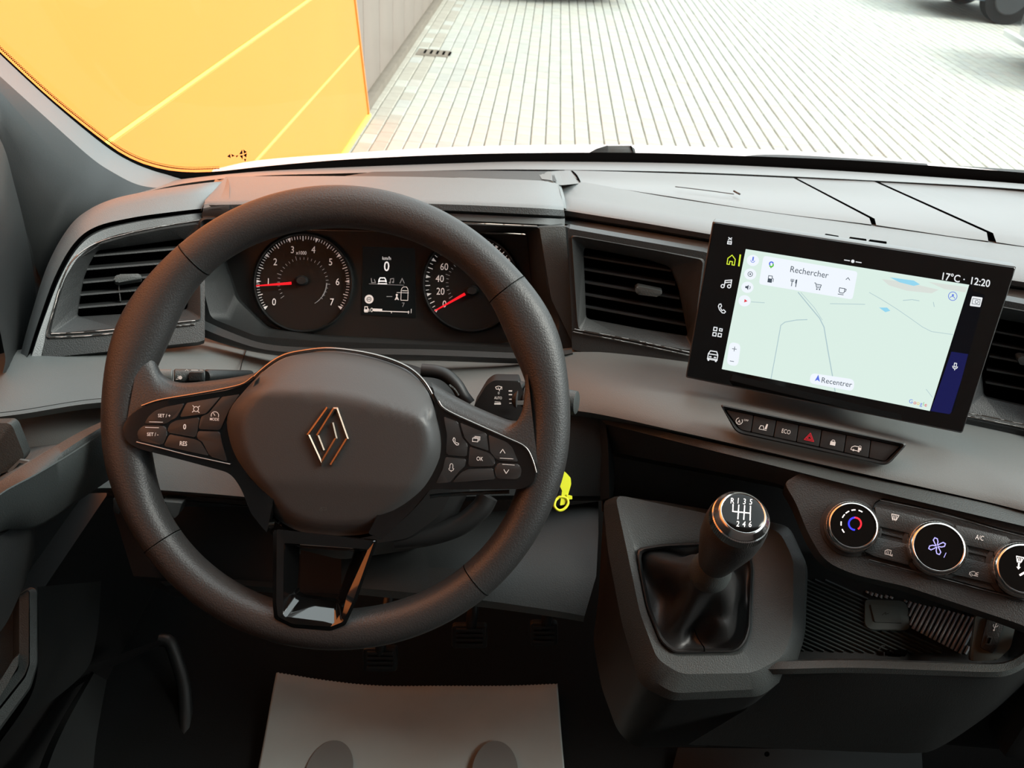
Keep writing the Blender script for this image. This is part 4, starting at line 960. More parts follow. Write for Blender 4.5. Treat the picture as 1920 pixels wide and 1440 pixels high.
btn([(605, 560), (715, 600), (745, 720), (790, 775), (782, 868), (625, 852), (632, 700)], z2, s_ph)
btn([(727, 606), (930, 690), (948, 825), (810, 778), (765, 725)], z2, s_cards)
btn([(942, 698), (1080, 755), (1125, 800), (1168, 905), (1010, 896), (955, 828)], z2, s_up)
btn([(800, 788), (945, 835), (985, 870), (997, 910), (983, 935), (790, 940)], z2, s_ok)
btn([(1012, 910), (1172, 918), (1195, 965), (1185, 1015), (1155, 1035), (1003, 1032), (985, 955)], z2, s_dn, 5)
btn([(620, 865), (777, 880), (770, 935), (725, 975), (655, 1060), (548, 1068), (600, 960)], z2, s_mic)
btn([(790, 957), (978, 950), (995, 1035), (670, 1060), (735, 985)], z2)
# small airbag symbol pressed into the lower cover
q = Pen(PW, .0225, 607, 953, 4, .8); q.line([(-7, 0), (-2, -2), (6, -1)], 1).arc(-6, 4, 3, 0, 360, 1, 10).line([(0, 5), (7, 3)], 1).done('airbag_symbol', m_cons, sw)
# back of the hub and the lower right paddle edge
loft('hub_back', [[PW.at(*(hc.lerp(p, 1.03).xy), .006) for p in hub], [PW.at(*(hc.lerp(p, 1.0).xy), -.03) for p in hub], [PW.at(*(hc.lerp(p, .7).xy), -.06) for p in hub]], m_black, sw, closed=True, cap1=True, ang=50)
tube('lower_edge_trim', [PW.at(x, y, -.006) for x, y in ((806, 931), (830, 928), (900, 924), (955, 922))], .0016, m_cons, sw, n=8, N=20)
# ---------------------------------------------------------------- column shroud
cs = thing('steering_column', P(740, 760, .80), 'black steering column shroud behind the wheel hub', 'steering column')
cpl = Pl(740, 820, .80, 0, 0)
c1_ = rr([(560, 690), (640, 672), (760, 680), (820, 700), (860, 730), (890, 790), (890, 900), (850, 980), (780, 1030), (640, 1050), (520, 1020), (470, 940), (470, 800), (500, 730)], 20, 4)
c2_ = [(((x-680)*.86+680), ((y-860)*.88+860)) for x, y in c1_]
loft('column_cover', [[cpl.at(x, y, -.10) for x, y in c1_], [cpl.at(x, y, -.01) for x, y in c1_], [cpl.at(x, y, .012) for x, y in c2_]], m_black, cs, closed=True, cap1=True, ang=40)
tube('column_collar', [P(x, y, .765) for x, y in ((790, 694), (818, 697), (838, 705), (856, 722), (868, 742), (880, 758))], .006, m_black, cs, n=10, N=40)
tube('shroud_edge', [P(x, y, .76) for x, y in ((842, 722), (852, 730), (860, 742))], .0012, m_cons, cs, n=6)
tube('column_hose', [P(x, y, .80) for x, y in ((740, 1010), (800, 1004), (860, 985), (900, 955), (915, 930))], .010, m_black, cs, n=10, N=40)

# ---------------------------------------------------------------- stalks
hs = thing('headlight_stalk', P(370, 705, .735), 'grey headlight stalk with lamp symbols behind the left side of the wheel', 'stalk')
sp_ = Pl(370, 705, .735, 0, -.1)
def cyl2(name, x0, y0, r0, x1, y1, r1, d0, d1, m, par, n=24, caps=True):
    a, b = P(x0, y0, d0), P(x1, y1, d1); ax = b-a; L = ax.length
    k = lambda r, d: r*d/FPX
    return lathe(name, [(0, k(r0, d0)*.8), (L*.04, k(r0, d0)), (L*.96, k(r1, d1)), (L, k(r1, d1)*.9)], a, ax, m, par, n=n)
cyl2('end_knob', 262, 704, 12, 324, 705, 13, .725, .733, m_mid, hs)
cyl2('rotary_ring', 326, 705, 13.5, 384, 706, 13.5, .733, .742, m_cons, hs)
cyl2('stem', 385, 706, 13.5, 470, 702, 8, .742, .80, m_dark, hs)
plate('window', rr([(354, 698), (379, 698), (380, 713), (354, 714)], 2, 2), Pl(367, 705, .735, 0, -.05), .0055, .004, m_dark2, hs, .0006)
q = Pen(Pl(340, 705, .735, 0, -.05), .0066, 336, 708); q.disc(2, 0, 3.6).line([(-2, -3), (-6, -3)], 1.2).line([(-2, 0), (-6, 0)], 1.2).line([(-2, 3), (-6, 3)], 1.2).to(318, 719).line([(-4, 0), (4, 0)], 1.6).to(338, 720).line([(-6, 0), (6, 0)], 1.6).to(365, 694).line([(-6, 0), (6, 0)], 1.6).to(350, 694).line([(-3, 1), (0, -1), (3, 1)], 1).to(377, 694).line([(-2, 0), (3, 0)], 1)
q.done('symbol', m_print, hs)
ws = thing('wiper_stalk', P(950, 745, .74), 'black wiper stalk marked AUTO behind the right side of the wheel', 'stalk')
wpl = Pl(940, 745, .735, 0, -.12)
plate('stalk_root', rr([(888, 762, 4), (912, 722, 10), (926, 713, 6), (974, 714, 3), (984, 745), (984, 792), (930, 780, 4)], 5, 4), wpl, .005, .05, m_black, ws, .004, 4)
cyl2('rotary_ring', 966, 744, 31, 984, 747, 31, .745, .74, m_dark2, ws)
cyl2('stem', 985, 748, 29, 1040, 752, 24, .742, .735, m_dark2, ws)
cyl2('end_knob', 1055, 752, 24, 1082, 755, 22, .732, .728, m_cons, ws)
q = Pen(wpl, .0054, 935, 728, 3); q.line([(-4, 2), (-6, -2), (-1, -4), (5, -3), (3, 2)], 1.4, True).line([(-1, -1), (2, 5)], 1.2).line([(6, -3), (6, 2)], 1).to(935, 737).text('0', 4.5).to(934, 746, 2).text('AUTO', 5, wide=.72, bold=.01).to(933, 753).line([(-5, 0), (5, 1)], .9).line([(-5, 4), (5, 4)], 3.4).to(957, 733).line([(-2.5, 0), (2.5, 0)], 2.4).line([(-2.5, 7), (2.5, 7)], 2.).line([(-2, 15.5), (2, 15.5)], 1.4).line([(-2, 23), (2, 23)], 1)
q.done('symbol', m_print, ws)
plate('ring_mark', rr([(969, 752), (985, 752), (985, 759), (969, 759)], 1, 2), wpl, .0135, .002, m_mid, ws)
# ---------------------------------------------------------------- key with its yellow strap
ky = thing('ignition_key', P(1050, 940, .80), 'dark ignition key in the column with a yellow paper loop', 'key')
kp_ = Pl(1055, 935, .79, .1, 0)
plate('key_head', rr([(1040, 915), (1052, 905), (1052, 945), (1040, 948)], 4, 3), kp_, -.004, .006, m_dark, ky, .001)
yt = thing('key_tag', P(1058, 920, .785), 'bright yellow paper tag looped round the ignition key right of the wheel', 'tag')
plate('tag_blade', rr([(1056, 882), (1063, 888), (1070, 896), (1071, 908), (1066, 925), (1059, 946), (1050, 948), (1054, 920), (1050, 912), (1052, 898)], 2, 3), kp_, .002, .0008, m_yel, yt)
tube('tag_loop', [kp_.at(x, y, h) for x, y, h in ((1041, 940, .002), (1040, 950, .003), (1048, 957, .004), (1058, 954, .004), (1065, 944, .003), (1062, 934, .002), (1050, 932, .001), (1045, 935, .001))], .0013, m_yel, yt, n=8, closed=True, N=40)
plate('tag_end', rr([(1062, 927), (1073, 930), (1073, 936), (1064, 937)], 1, 2), kp_, .003, .0008, m_yel, yt)
# ---------------------------------------------------------------- touchscreen
PS = Pl(1595, 610, .755, -.385, -.395)
ts = thing('touchscreen', PS.at(1595, 610), 'large black touchscreen showing a pale green map, angled on the dashboard', 'touchscreen')
so_ = [(1336, 415, 3), (1906, 500, 3), (1804, 813, 4), (1285, 708, 4)]
plate('housing', rr(so_, 4, 3), PS, -.0010, .014, mat('screen_housing', (.07, .07, .07), .28, spec=.7), ts, .001, 2)
plate('screen_glass', rr([(1338, 417), (1904, 502), (1803, 811), (1287, 706)], 3, 3), PS, .0, .0012, m_gloss, ts, .0004, 1)
plate('mounting_foot', rr([(1400, 560), (1760, 620), (1720, 760), (1380, 690)], 10, 3), PS, -.015, .06, m_black, ts)
def zs(x, y): return (1280+x/3, 400+y/3)
m_map  = mat('map_green', (0, 0, 0), .3, spec=.3, emit=rgb(220, 239, 230), estr=1.0)
m_map2 = mat('map_panel_white', (0, 0, 0), .3, spec=.3, emit=rgb(236, 242, 250), estr=1.05)
m_ink  = mat('map_ink', (0, 0, 0), .3, spec=.3, emit=rgb(75, 85, 95), estr=1)
m_road = mat('map_road', (0, 0, 0), .3, spec=.3, emit=rgb(176, 200, 205), estr=1)
m_water= mat('map_water', (0, 0, 0), .3, spec=.3, emit=rgb(150, 215, 240), estr=1)
m_rosem= mat('map_built_area', (0, 0, 0), .3, spec=.3, emit=rgb(218, 224, 218), estr=1)
m_blue = mat('map_blue', (0, 0, 0), .3, spec=.3, emit=rgb(95, 120, 225), estr=1)
m_red  = mat('map_red', (0, 0, 0), .3, spec=.3, emit=rgb(225, 60, 70), estr=1)
m_green= mat('map_pin_green', (0, 0, 0), .3, spec=.3, emit=rgb(90, 190, 60), estr=1)
m_navys= mat('screen_navy', (0, 0, 0), .2, emit=rgb(24, 26, 78), estr=1)
m_blk2 = mat('screen_black', (0, 0, 0), .15, emit=rgb(8, 9, 14), estr=1)
m_lime = mat('screen_lime', (0, 0, 0), .3, emit=rgb(215, 235, 60), estr=1)
m_ui   = mat('screen_white', (0, 0, 0), .3, emit=rgb(235, 238, 240), estr=1)
dsp = Pen(PS, .0004).poly([zs(355, 201), zs(1612, 402), zs(1390, 1112), zs(220, 876)]).done('display', m_map, ts)
def scr(off, name, m, *fns):
    for fn in fns:
        q = Pen(PS, off); fn(q); q.done(name, m, dsp)
scr(.0003, 'status_band', m_blk2, lambda q: q.poly([zs(1640, 440), zs(1700, 460), zs(1520, 1125), zs(1400, 1110), zs(1615, 405)]))
scr(.00045, 'voice_button', m_navys, lambda q: q.poly([zs(1512, 778), zs(1606, 792), zs(1570, 930), zs(1510, 1120), zs(1500, 1130), zs(1395, 1112)]))
scr(.0006, 'map_area', m_rosem, lambda q: q.poly([zs(1120, 370), zs(1250, 385), zs(1440, 430), zs(1400, 450), zs(1260, 435), zs(1160, 405)]), lambda q: q.poly([zs(1380, 385), zs(1600, 415), zs(1590, 445), zs(1470, 425)]))
scr(.0007, 'map_water', m_water, lambda q: q.poly([zs(1165, 360), zs(1300, 378), zs(1335, 400), zs(1300, 408), zs(1220, 388)]), lambda q: q.poly([zs(1105, 530), zs(1150, 530), zs(1168, 548), zs(1140, 556)]))
Z = lambda *a: [zs(x, y) for x, y in a]
scr(.0006, 'map_road', m_road,
    lambda q: q.line(Z((497, 930), (525, 780), (552, 630), (575, 612), (640, 600), (700, 598)), 1.5),
    lambda q: q.line(Z((650, 445), (720, 530), (770, 590), (795, 640), (815, 760), (840, 900), (857, 1000)), 1.9).line(Z((665, 445), (740, 530), (785, 600)), .9),
    lambda q: q.line(Z((1050, 445), (1120, 485), (1200, 535), (1280, 590), (1350, 640), (1400, 665), (1520, 682)), 1.),
    lambda q: q.line(Z((1240, 490), (1290, 485), (1330, 492)), 1.2), lambda q: q.line(Z((1370, 990), (1405, 1035)), 1.), lambda q: q.line(Z((1410, 500), (1415, 525)), 1.2),
    lambda q: q.line(Z((830, 508), (1025, 512)), 1.1), lambda q: q.line(Z((385, 498), (460, 503)), 1.1))
scr(.0008, 'map_button', m_map2, lambda q: q.poly(rr([zs(455, 238), zs(985, 328), zs(955, 485), zs(428, 398)], 6, 4)),
    *[(lambda q, x=x, y=y: q.disc(*zs(x, y), 11.5, 22, 10.5)) for x, y in ((395, 265), (380, 342), (364, 416), (348, 492))],
    lambda q: q.poly(rr([zs(265, 722), zs(328, 735), zs(310, 862), zs(246, 850)], 10, 5)),
    lambda q: q.poly(rr([zs(722, 898), zs(968, 935), zs(960, 1002), zs(712, 955)], 10, 5)))
scr(.0010, 'map_lettering', m_ink, lambda q: q.to(*zs(712, 330), 9.5).text('Rechercher', 11.5, wide=.95), lambda q: q.to(*zs(866, 950), 9).text('Recentrer', 10, wide=1.0))
scr(.0010, 'map_symbol', m_ink,
    lambda q: q.to(*zs(493, 370), 9).line([(-4, -6), (3, -6), (3, 6), (-4, 6)], 1.2, True).poly([(-4, -1), (3, -1), (3, 6), (-4, 6)]).line([(3, -3), (6, -1), (6, 4)], 1),
    lambda q: q.to(*zs(627, 390), 9).line([(-4, -6), (-4, 7)], 1.4).line([(-6.5, -6), (-6.5, -2), (-1.5, -2), (-1.5, -6)], 1.1).poly([(2, -6), (5, -6), (5, 1), (2, 1)]).line([(4, -6), (4, 7)], 1.6),
    lambda q: q.to(*zs(760, 412), 9).line([(-7, -6), (-5, -6), (-2, 2), (5, 2), (6, -4), (-4, -4)], 1.2).disc(-1, 5, 1.4).disc(4, 5, 1.4).line([(-3, -1), (5, -1)], .9),
    lambda q: q.to(*zs(895, 436), 9).line([(-5, -5), (5, -5), (5, 2), (3, 4), (-3, 4), (-5, 2)], 1.3, True).line([(5, -4), (8, -4), (7, 0), (5, 0)], 1.1).line([(-6, 7), (4, 7)], 1.2),
    lambda q: q.to(*zs(930, 368), 9).line([(-3.5, 2), (0, -2), (3.5, 2)], 1.2),
    lambda q: q.to(*zs(380, 342), 9).arc(0, 0, 4.4, 0, 360, 1.1).disc(0, 0, 1.6), lambda q: q.to(*zs(364, 416), 9).poly([(-4, -2), (-1, -2), (2, -5), (2, 5), (-1, 2), (-4, 2)]).arc(2, 0, 3.4, -50, 50, 1),
    lambda q: q.to(*zs(291, 763), 9).line([(-4, 0), (4, 0)], 1.1).line([(0, -4), (0, 4)], 1.1), lambda q: q.to(*zs(277, 832), 9).line([(-3.5, 0), (3.5, 0)], 1.1))
scr(.0010, 'map_symbol', m_blue, lambda q: q.to(*zs(395, 262), 9).line([(0, -5), (0, 1)], 2.6).arc(0, 1, 3.6, 0, 180, 1), lambda q: q.to(*zs(1519, 466), 10).arc(0, 0, 8, 0, 360, 1.2, 24).disc(0, -2, 2).arc(0, 5, 4.5, 200, 340, 1.2),
    lambda q: q.to(*zs(760, 928), 9).poly([(0, -7), (5, 6), (0, 3), (-5, 6)]), lambda q: q.to(*zs(499, 284), 9).arc(0, 0, 3.4, 140, 330, 2.4))
scr(.0010, 'map_symbol', m_red, lambda q: q.to(*zs(350, 492), 9).poly([(-1, -3.2), (5, 0), (-1, 3.2)]))
scr(.0010, 'map_symbol', m_green, lambda q: q.to(*zs(499, 290), 9).arc(0, 0, 3.4, 330, 500, 2.4).poly([(-3, 2), (3, 2), (0, 7)]))
m_myel = mat('map_yellow', (0, 0, 0), .3, emit=rgb(240, 200, 60), estr=1)
for x_, y_, l_, m_ in ((1284, 1057, 'G', m_blue), (1307, 1063, 'o', m_red), (1325, 1066, 'o', m_myel), (1342, 1071, 'g', m_blue), (1355, 1072, 'l', m_green), (1368, 1076, 'e', m_red)):
    scr(.0010, 'map_letter', m_, lambda q: q.to(*zs(x_, y_), 10).text(l_, 7.5 if l_ != 'l' else 7))
def grid(q):
    q.to(*zs(196, 668), 9)
    for x, y in ((-5, -5), (-5, 5), (5, 5)): q.line([(x-3, y-3), (x+3, y-3), (x+3, y+3), (x-3, y+3)], 1.7, True)
    q.line([(3, -7), (8, -7), (8, -3), (3, -3)], 1.7, True)
scr(.0008, 'screen_lettering', m_ui, lambda q: q.to(*zs(1507, 360), 9.5).text('17°C', 13.5, wide=.92, bold=.012), lambda q: q.to(*zs(1672, 386), 9.5).text('12:20', 13.5, wide=.92, bold=.012))
scr(.0008, 'screen_symbol', m_ui, lambda q: q.to(*zs(1583, 372)).disc(0, 0, 1.3),
    lambda q: q.to(*zs(957, 270), 9).disc(0, 0, 3.2).line([(-16, 0), (-6, 0)], 1.6).line([(6, 0), (16, 0)], 1.6),
    lambda q: q.to(*zs(265, 155), 98).line([(-6, -3), (-2, 3)], 1.6).line([(-6, 3), (-2, -3)], 1.6).line([(1, -3.5), (6, -3.5), (6, 3.5), (1, 3.5)], 1.6, True).line([(3.5, -3), (3.5, 3)], 1),
    lambda q: q.to(*zs(248, 398), 9).line([(-4, 5), (-4, -6), (8, -9), (8, 3)], 1.8).line([(-4, -2), (8, -5)], 1.8).arc(-7, 5, 3, 0, 360, 1.7).arc(5, 3.5, 3, 0, 360, 1.7),
    lambda q: q.to(*zs(220, 535), 9).line([(-6, -7), (-3, -8), (-1, -4), (-3, -1), (1, 4), (4, 2), (8, 5), (6, 8), (2, 8), (-4, 3), (-7, -3)], 1.6, True),
    grid,
    lambda q: q.to(*zs(170, 800), 9).line([(-9, 8), (-9, -2), (-6, -8), (6, -8), (9, -2), (9, 8)], 1.7, True).line([(-9, -2), (9, -2)], 1.7).line([(-6, 3), (-3, 3)], 2).line([(3, 3), (6, 3)], 2).line([(-7, 8), (-7, 10)], 3).line([(7, 8), (7, 10)], 3).line([(-9, 6), (9, 6)], 1.2),
    lambda q: q.to(*zs(1533, 858), 9).line([(-2, -5), (2, -5), (2, 2), (-2, 2)], 1.5, True).arc(0, 1, 4.5, 0, 180, 1.4).line([(0, 5), (0, 8)], 1.4),
    lambda q: q.to(0, 0).poly(rr([zs(1628, 466), zs(1688, 474), zs(1674, 528), zs(1614, 520)], 2, 3)))
scr(.0010, 'screen_symbol', m_ink, lambda q: q.to(*zs(1651, 497), 9).line([(-7, -5), (7, -5), (7, 5), (-7, 5)], 1, True).arc(1, 0, 3, 0, 360, 1))
scr(.0008, 'home_symbol', m_lime, lambda q: q.to(*zs(274, 262), 9).line([(-7, -2), (0, -9), (7, -2), (7, 9), (2.5, 9), (2.5, 3), (-2.5, 3), (-2.5, 9), (-7, 9)], 1.7, True).to(0, 0).line([zs(324, 235), zs(316, 295)], 3))

# ---------------------------------------------------------------- row of switches
PW2 = Pl(1530, 820, .762, -.24, -.02)
sp2 = thing('switch_panel', PW2.at(1530, 820), 'black tapering row of seven switches under the touchscreen', 'switch panel')
fo_ = [(1350, 758, 6), (1702, 832, 8), (1664, 874, 14), (1380, 812, 14)]
fi_ = [(1357, 767, 6), (1690, 837, 6), (1660, 866, 10), (1386, 806, 10)]
ringloft('panel_frame', [(rr(fo_, 6, 5), -.006), (rr(fo_, 6, 5), .003), (rr([(1353, 761, 6), (1698, 833, 8), (1662, 871, 12), (1382, 810, 12)], 6, 5), .004), (rr(fi_, 6, 5), .0), (rr(fi_, 6, 5), -.006)], PW2, m_black, sp2, capb=True, ang=30)
tops = [1360, 1413, 1456, 1498, 1541, 1587, 1633, 1688]; bots = [1388, 1408, 1450, 1493, 1536, 1582, 1629, 1660]
def swsym(i, q):
    cx = [1388, 1432, 1474, 1518, 1562, 1606][i]; cy = [790, 801, 809, 820, 829, 840][i]; q.to(cx, cy, 12)
    if i == 0: q.arc(-2, 0, 6, -40, 250, 1.2, 16).to(cx-2, cy, 12).text('A', 6).to(cx+11, cy-2, 12).text('OFF', 3.6)
    if i == 1: q.line([(-8, 4), (-6, -2), (-1, -2), (1, 4)], 1.2).line([(-8, 5), (6, 5)], 1).poly([(4, -7), (7, -7), (6, 3), (2, 3)])
    if i == 2: q.text('ECO', 8, wide=.75)
    if i == 3: q.line([(-9, 6), (0, -8), (9, 6)], 1.5, True).line([(-5, 3.5), (0, -3.5), (5, 3.5)], 1.3, True)
    if i == 4: q.poly([(-5, -1), (5, -1), (5, 6), (-5, 6)]).arc(0, -1, 3, 180, 360, 1.4)
    if i == 5: q.line([(-10, 4), (-9, 0), (-4, -3), (4, -3)], 1.3).line([(-10, 5), (6, 5)], 1.3).disc(-5, 5, 2).disc(5, 5, 2).poly([(3, -2), (9, -2), (9, 3), (3, 3)]).arc(6, -3, 2.2, 180, 360, 1.1)
for i in range(7):
    g = .8
    y = lambda x, top: (767+(x-1357)*.2105) if top else (806+(x-1386)*.219)
    a, b, c, d = tops[i]+g, tops[i+1]-g, bots[i+1]-g, bots[i]+g
    b_ = plate('switch', rr([(a, y(a, 1)+.5), (b, y(b, 1)+.5), (c, y(c, 0)-1), (d, y(d, 0)-1)], 2, 2), PW2, .0008, .006, m_btn, sp2, .0006, 2)
    if i < 6:
        q = Pen(PW2, .0012); swsym(i, q); q.done('symbol', mat('hazard_red', (.35, .01, .02), .5, emit=(.8, .02, .04), estr=.25) if i == 3 else m_print, b_)

# ---------------------------------------------------------------- centre stack frame and climate panel
st = thing('centre_stack', P(1500, 900, .78), 'charcoal centre console frame carrying the climate controls', 'console')
e0 = [(1122, 783, .87), (1190, 796, .84), (1300, 822, .81), (1450, 855, .785), (1600, 889, .768), (1760, 924, .748), (1960, 968, .725), (2090, 997, .712)]
e0 = [(x, y, d-(.006 if x > 1250 else .0)) for x, y, d in e0]
e0b= [(x, y-4, d+.03) for x, y, d in e0]
e1_= [(1136, 795, .86), (1190, 808, .833), (1300, 836, .803), (1450, 873, .770), (1600, 911, .747), (1760, 949, .727), (1960, 996, .703), (2090, 1026, .69)]
e2_= [(1140, 806, .866), (1190, 820, .838), (1300, 850, .806), (1450, 892, .780), (1600, 932, .758), (1760, 972, .738), (1960, 1020, .714), (2200, 1076, .69)]
strip('frame_top_bevel', [e0b, e0, e1_], m_cons, st, N=60, ang=20)
PCL = Pl(1757, 1023, .724, -.25, .28)
face = [(1300, 836), (1450, 872), (1600, 910), (1760, 948), (1980, 1000), (1990, 1200), (1900, 1168), (1700, 1106), (1590, 1078, 30), (1540, 1050, 30), (1512, 990, 20), (1492, 940, 20), (1470, 912, 16), (1440, 902, 12), (1300, 872)]
f1 = [(1136, 795, .86), (1190, 808, .833), (1300, 836, .803), (1450, 873, .776), (1600, 911, .757), (1760, 949, .737), (1960, 996, .713), (2200, 1050, .688)]
f2 = [(1140, 846, .885), (1190, 856, .86), (1300, 876, .825), (1425, 900, .80), (1462, 908, .79), (1480, 922, .785), (1494, 942, .783)]
strip('frame_left_face', [[(1136, 795, .86), (1190, 808, .833), (1300, 836, .803), (1450, 873, .770), (1496, 884, .765)], f2], m_dark2, st, N=50, ang=40)
strip('frame_left_underside', [f2, [(x+2, y+8, d+.03) for x, y, d in f2], [(x, y+4, d+.10) for x, y, d in f2]], m_black, st, N=50, ang=40)
strip('left_arm', [[(1122, 783, .87), (1124, 840, .872), (1126, 900, .875), (1126, 938, .878)], [(1136, 795, .86), (1140, 840, .862), (1142, 900, .866), (1142, 934, .868)], [(1146, 800, .885), (1150, 850, .885), (1152, 900, .885), (1150, 930, .89)]], m_dark, st, N=16, ang=20)
plate('cavity_back', [(1130, 810), (1600, 920), (1600, 1080), (1400, 1040), (1130, 960)], Pl(1330, 920, .93, 0, 0), 0, .01, m_black, st)
fc = rr([(1505, 884, 2), (1600, 909), (1760, 947), (1990, 1002), (1990, 1200), (1900, 1166), (1700, 1100), (1600, 1077, 40), (1545, 1052, 30), (1515, 1000, 20), (1492, 942, 10), (1470, 905, 10)], 4, 5)
plate('climate_face', fc, PCL, -.001, .05, m_dark2, st, .006, 4, ang=40)
cl = thing('climate_panel', PCL.at(1757, 1023), 'black climate control panel with three chrome ringed knobs', 'control panel')
po = [(1640, 942, 4), (1655, 934, 4), (1780, 962, 4), (1880, 992), (1990, 1018, 4), (1990, 1135, 4), (1860, 1108), (1760, 1080), (1622, 1040, 6), (1610, 1025, 6)]
ringloft('panel_recess', [(rr(po, 6, 4), .002), ([(((x-1800)*.993+1800), ((y-1030)*.97+1030)) for x, y in rr(po, 6, 4)], -.003)], PCL, m_gap, cl, capb=True, ang=20)
def cbtn(pts, sym=None):
    b_ = plate('button', rr(pts, 3, 3), PCL, .0018, .006, m_dark2, cl, .001, 2)
    if sym: q = Pen(PCL, .0022); sym(q); q.done('symbol', m_print, b_)
def dfs(q, cx, cy, s=1):
    q.to(cx, cy, 12, s).line([(-7, -4), (7, -4), (4, 5), (-4, 5)], 1.2, True)
    for x in (-3, 0, 3): q.line([(x, -2), (x, 7)], 1.1)
cbtn([(1640, 950), (1762, 978), (1735, 998), (1728, 1006), (1646, 986)], lambda q: dfs(q, 1678, 969))
plate('groove', [(1650, 995), (1718, 1012), (1718, 1016), (1650, 999)], PCL, .0005, .003, m_dark2, cl)
cbtn([(1646, 1007), (1708, 1022), (1704, 1060), (1640, 1043), (1620, 1034)], lambda q: q.to(1666, 1036, 12).line([(-6, 4), (-7, -2), (-3, -5), (4, -5), (4, 4)], 1.3, True).line([(-3, -3), (-3, 3)], 1).line([(0, -3), (0, 3)], 1).line([(2, 4), (8, 5), (7, 2)], 1.6))
cbtn([(1790, 984), (1888, 1006), (1896, 1014), (1872, 1030), (1870, 1036), (1806, 1020)], lambda q: q.to(1837, 1008, 12).text('A/C', 9, wide=.75))
plate('groove', [(1812, 1030), (1868, 1044), (1868, 1048), (1812, 1034)], PCL, .0005, .003, m_dark2, cl)
cbtn([(1808, 1046), (1866, 1060), (1866, 1078), (1878, 1098), (1776, 1074), (1800, 1062)], lambda q: q.to(1826, 1076, 12).line([(-8, 3), (-8, -1), (-3, -4), (1, -4)], 1.3).arc(-4, 3, 2, 0, 360, 1).line([(0, 3), (8, 3)], 1.3).line([(8, -4), (2, -2), (8, 0), (2, 1)], 1.2))
for y0 in (0, 1):
    tube('trim_line', [PCL.at(x, y, .002) for x, y in (((1630, 1050), (1700, 1068), (1760, 1083), (1850, 1108), (1940, 1130)) if y0 else ((1650, 938), (1760, 962), (1880, 996), (1960, 1016)))], .0006, m_dark2, cl, n=6)
def knob(cx, cy, r, label, sym):
    b = PCL.at(cx-5, cy+5, -.001); n = PCL.n; k = (b-CAM).dot(FW)/FPX
    k_ = r*k
    t = lathe('knob', [(0, k_*1.0), (.007, k_*1.0), (.009, k_*.99), (.0105, k_*.955), (.0115, k_*.95)], b, n, m_chrome, cl, n=120, ang=40, ridge=1, amp=-.00025)
    t['label'] = label
    lathe('knob_ring', [(.0105, k_*.95), (.0145, k_*.89), (.0155, k_*.86), (.0158, k_*.82), (.0150, k_*.80)], b, n, m_chrome, t, n=64, ang=60)
    lathe('knob_face', [(.012, k_*.81), (.0152, k_*.81), (.0153, k_*.5)], b, n, m_gloss, t, n=48)
    lathe('knob_base', [(-.003, k_*1.10), (.0015, k_*1.10), (.002, k_*1.0)], b, n, m_black, t, n=64)
    pk = Pl(cx, cy, .7, -.25, .28); pk.o = b + n*.0156; sym(pk, t)
def k1f(pk, t):
    q = Pen(pk, .0, 1603, 982, 0)
    q.arc(0, 0, 11.5, 95, 270, 3.2, 20).done('blue_arc', m_ledb, t); q.arc(0, 0, 11.5, 270, 415, 3.2, 20).done('red_arc', m_ledr, t)
    for a in (215, 182, 150, 238, 265, 295): 
        q.arc(0, 0, 26, a-8 if a > 100 else a, a+6, 2.2, 4)
    q.done('scale_mark', m_white, t)
knob(1600, 984, 49, 'temperature knob with a blue and red lit arc', k1f)
def k2f(pk, t):
    q = Pen(pk, .0, 1757, 1024, 12)
    for k in range(4):
        a = math.radians(90*k+20); ca, sa = math.cos(a), math.sin(a)
        pts = [(0, -2), (2, -6), (6, -12), (11, -12), (12, -7), (8, -3), (3, -1)]
        q.line([(x*ca-y*sa, x*sa+y*ca) for x, y in pts], 2.)
    q.line([(19, 9), (18, 14), (17, 18)], 1.3).done('fan_symbol', m_ledv, t)
knob(1757, 1024, 52, 'fan knob with a violet lit fan symbol', k2f)
def k3f(pk, t):
    q = Pen(pk, .0, 1912, 1048, 12); q.line([(-7, -4), (7, -4), (4, 5), (-4, 5)], 1.5, True)
    for x in (-3, 0, 3): q.line([(x, -2), (x, 7)], 1.2)
    q.to(1910, 1062, 5).line([(0, -6), (0, 2)], 3).poly([(-4, 1), (4, 1), (0, 6)]).to(1920, 1074, -30).line([(-8, 0), (8, 0)], 4).done('symbol', m_white, t)
knob(1914, 1064, 52, 'air direction knob cut by the right edge', k3f)

# ---------------------------------------------------------------- gear console with the lever
PG = Pl(1320, 1150, .80, -.02, .50)
gc = thing('gear_console', PG.at(1320, 1150), 'grey plastic gear lever console between the wheel and the storage tray', 'console')
c_in = [(1192, 1028), (1240, 1020), (1330, 1016), (1402, 1024), (1412, 1060), (1407, 1180), (1399, 1205), (1382, 1223), (1262, 1225), (1238, 1205), (1212, 1140), (1198, 1070)]
c_top= [(1153, 927), (1230, 943), (1340, 966), (1462, 996), (1488, 1050), (1486, 1180), (1468, 1232), (1412, 1262), (1276, 1264), (1232, 1236), (1200, 1150), (1175, 1030)]
c_ed = [(1142, 929), (1228, 939), (1342, 960), (1476, 988), (1511, 1060), (1506, 1185), (1486, 1248), (1424, 1292), (1262, 1300), (1212, 1268), (1182, 1160), (1158, 1030)]
c_e2 = [(1130, 935), (1226, 938), (1344, 958), (1480, 986), (1515, 1062), (1510, 1190), (1490, 1256), (1428, 1306), (1256, 1314), (1200, 1285), (1166, 1170), (1140, 1035)]
c_bt = [(1124, 1110), (1210, 1110), (1310, 1110), (1400, 1110), (1436, 1150), (1432, 1275), (1404, 1340), (1330, 1400), (1190, 1402), (1158, 1372), (1128, 1290), (1112, 1200)]
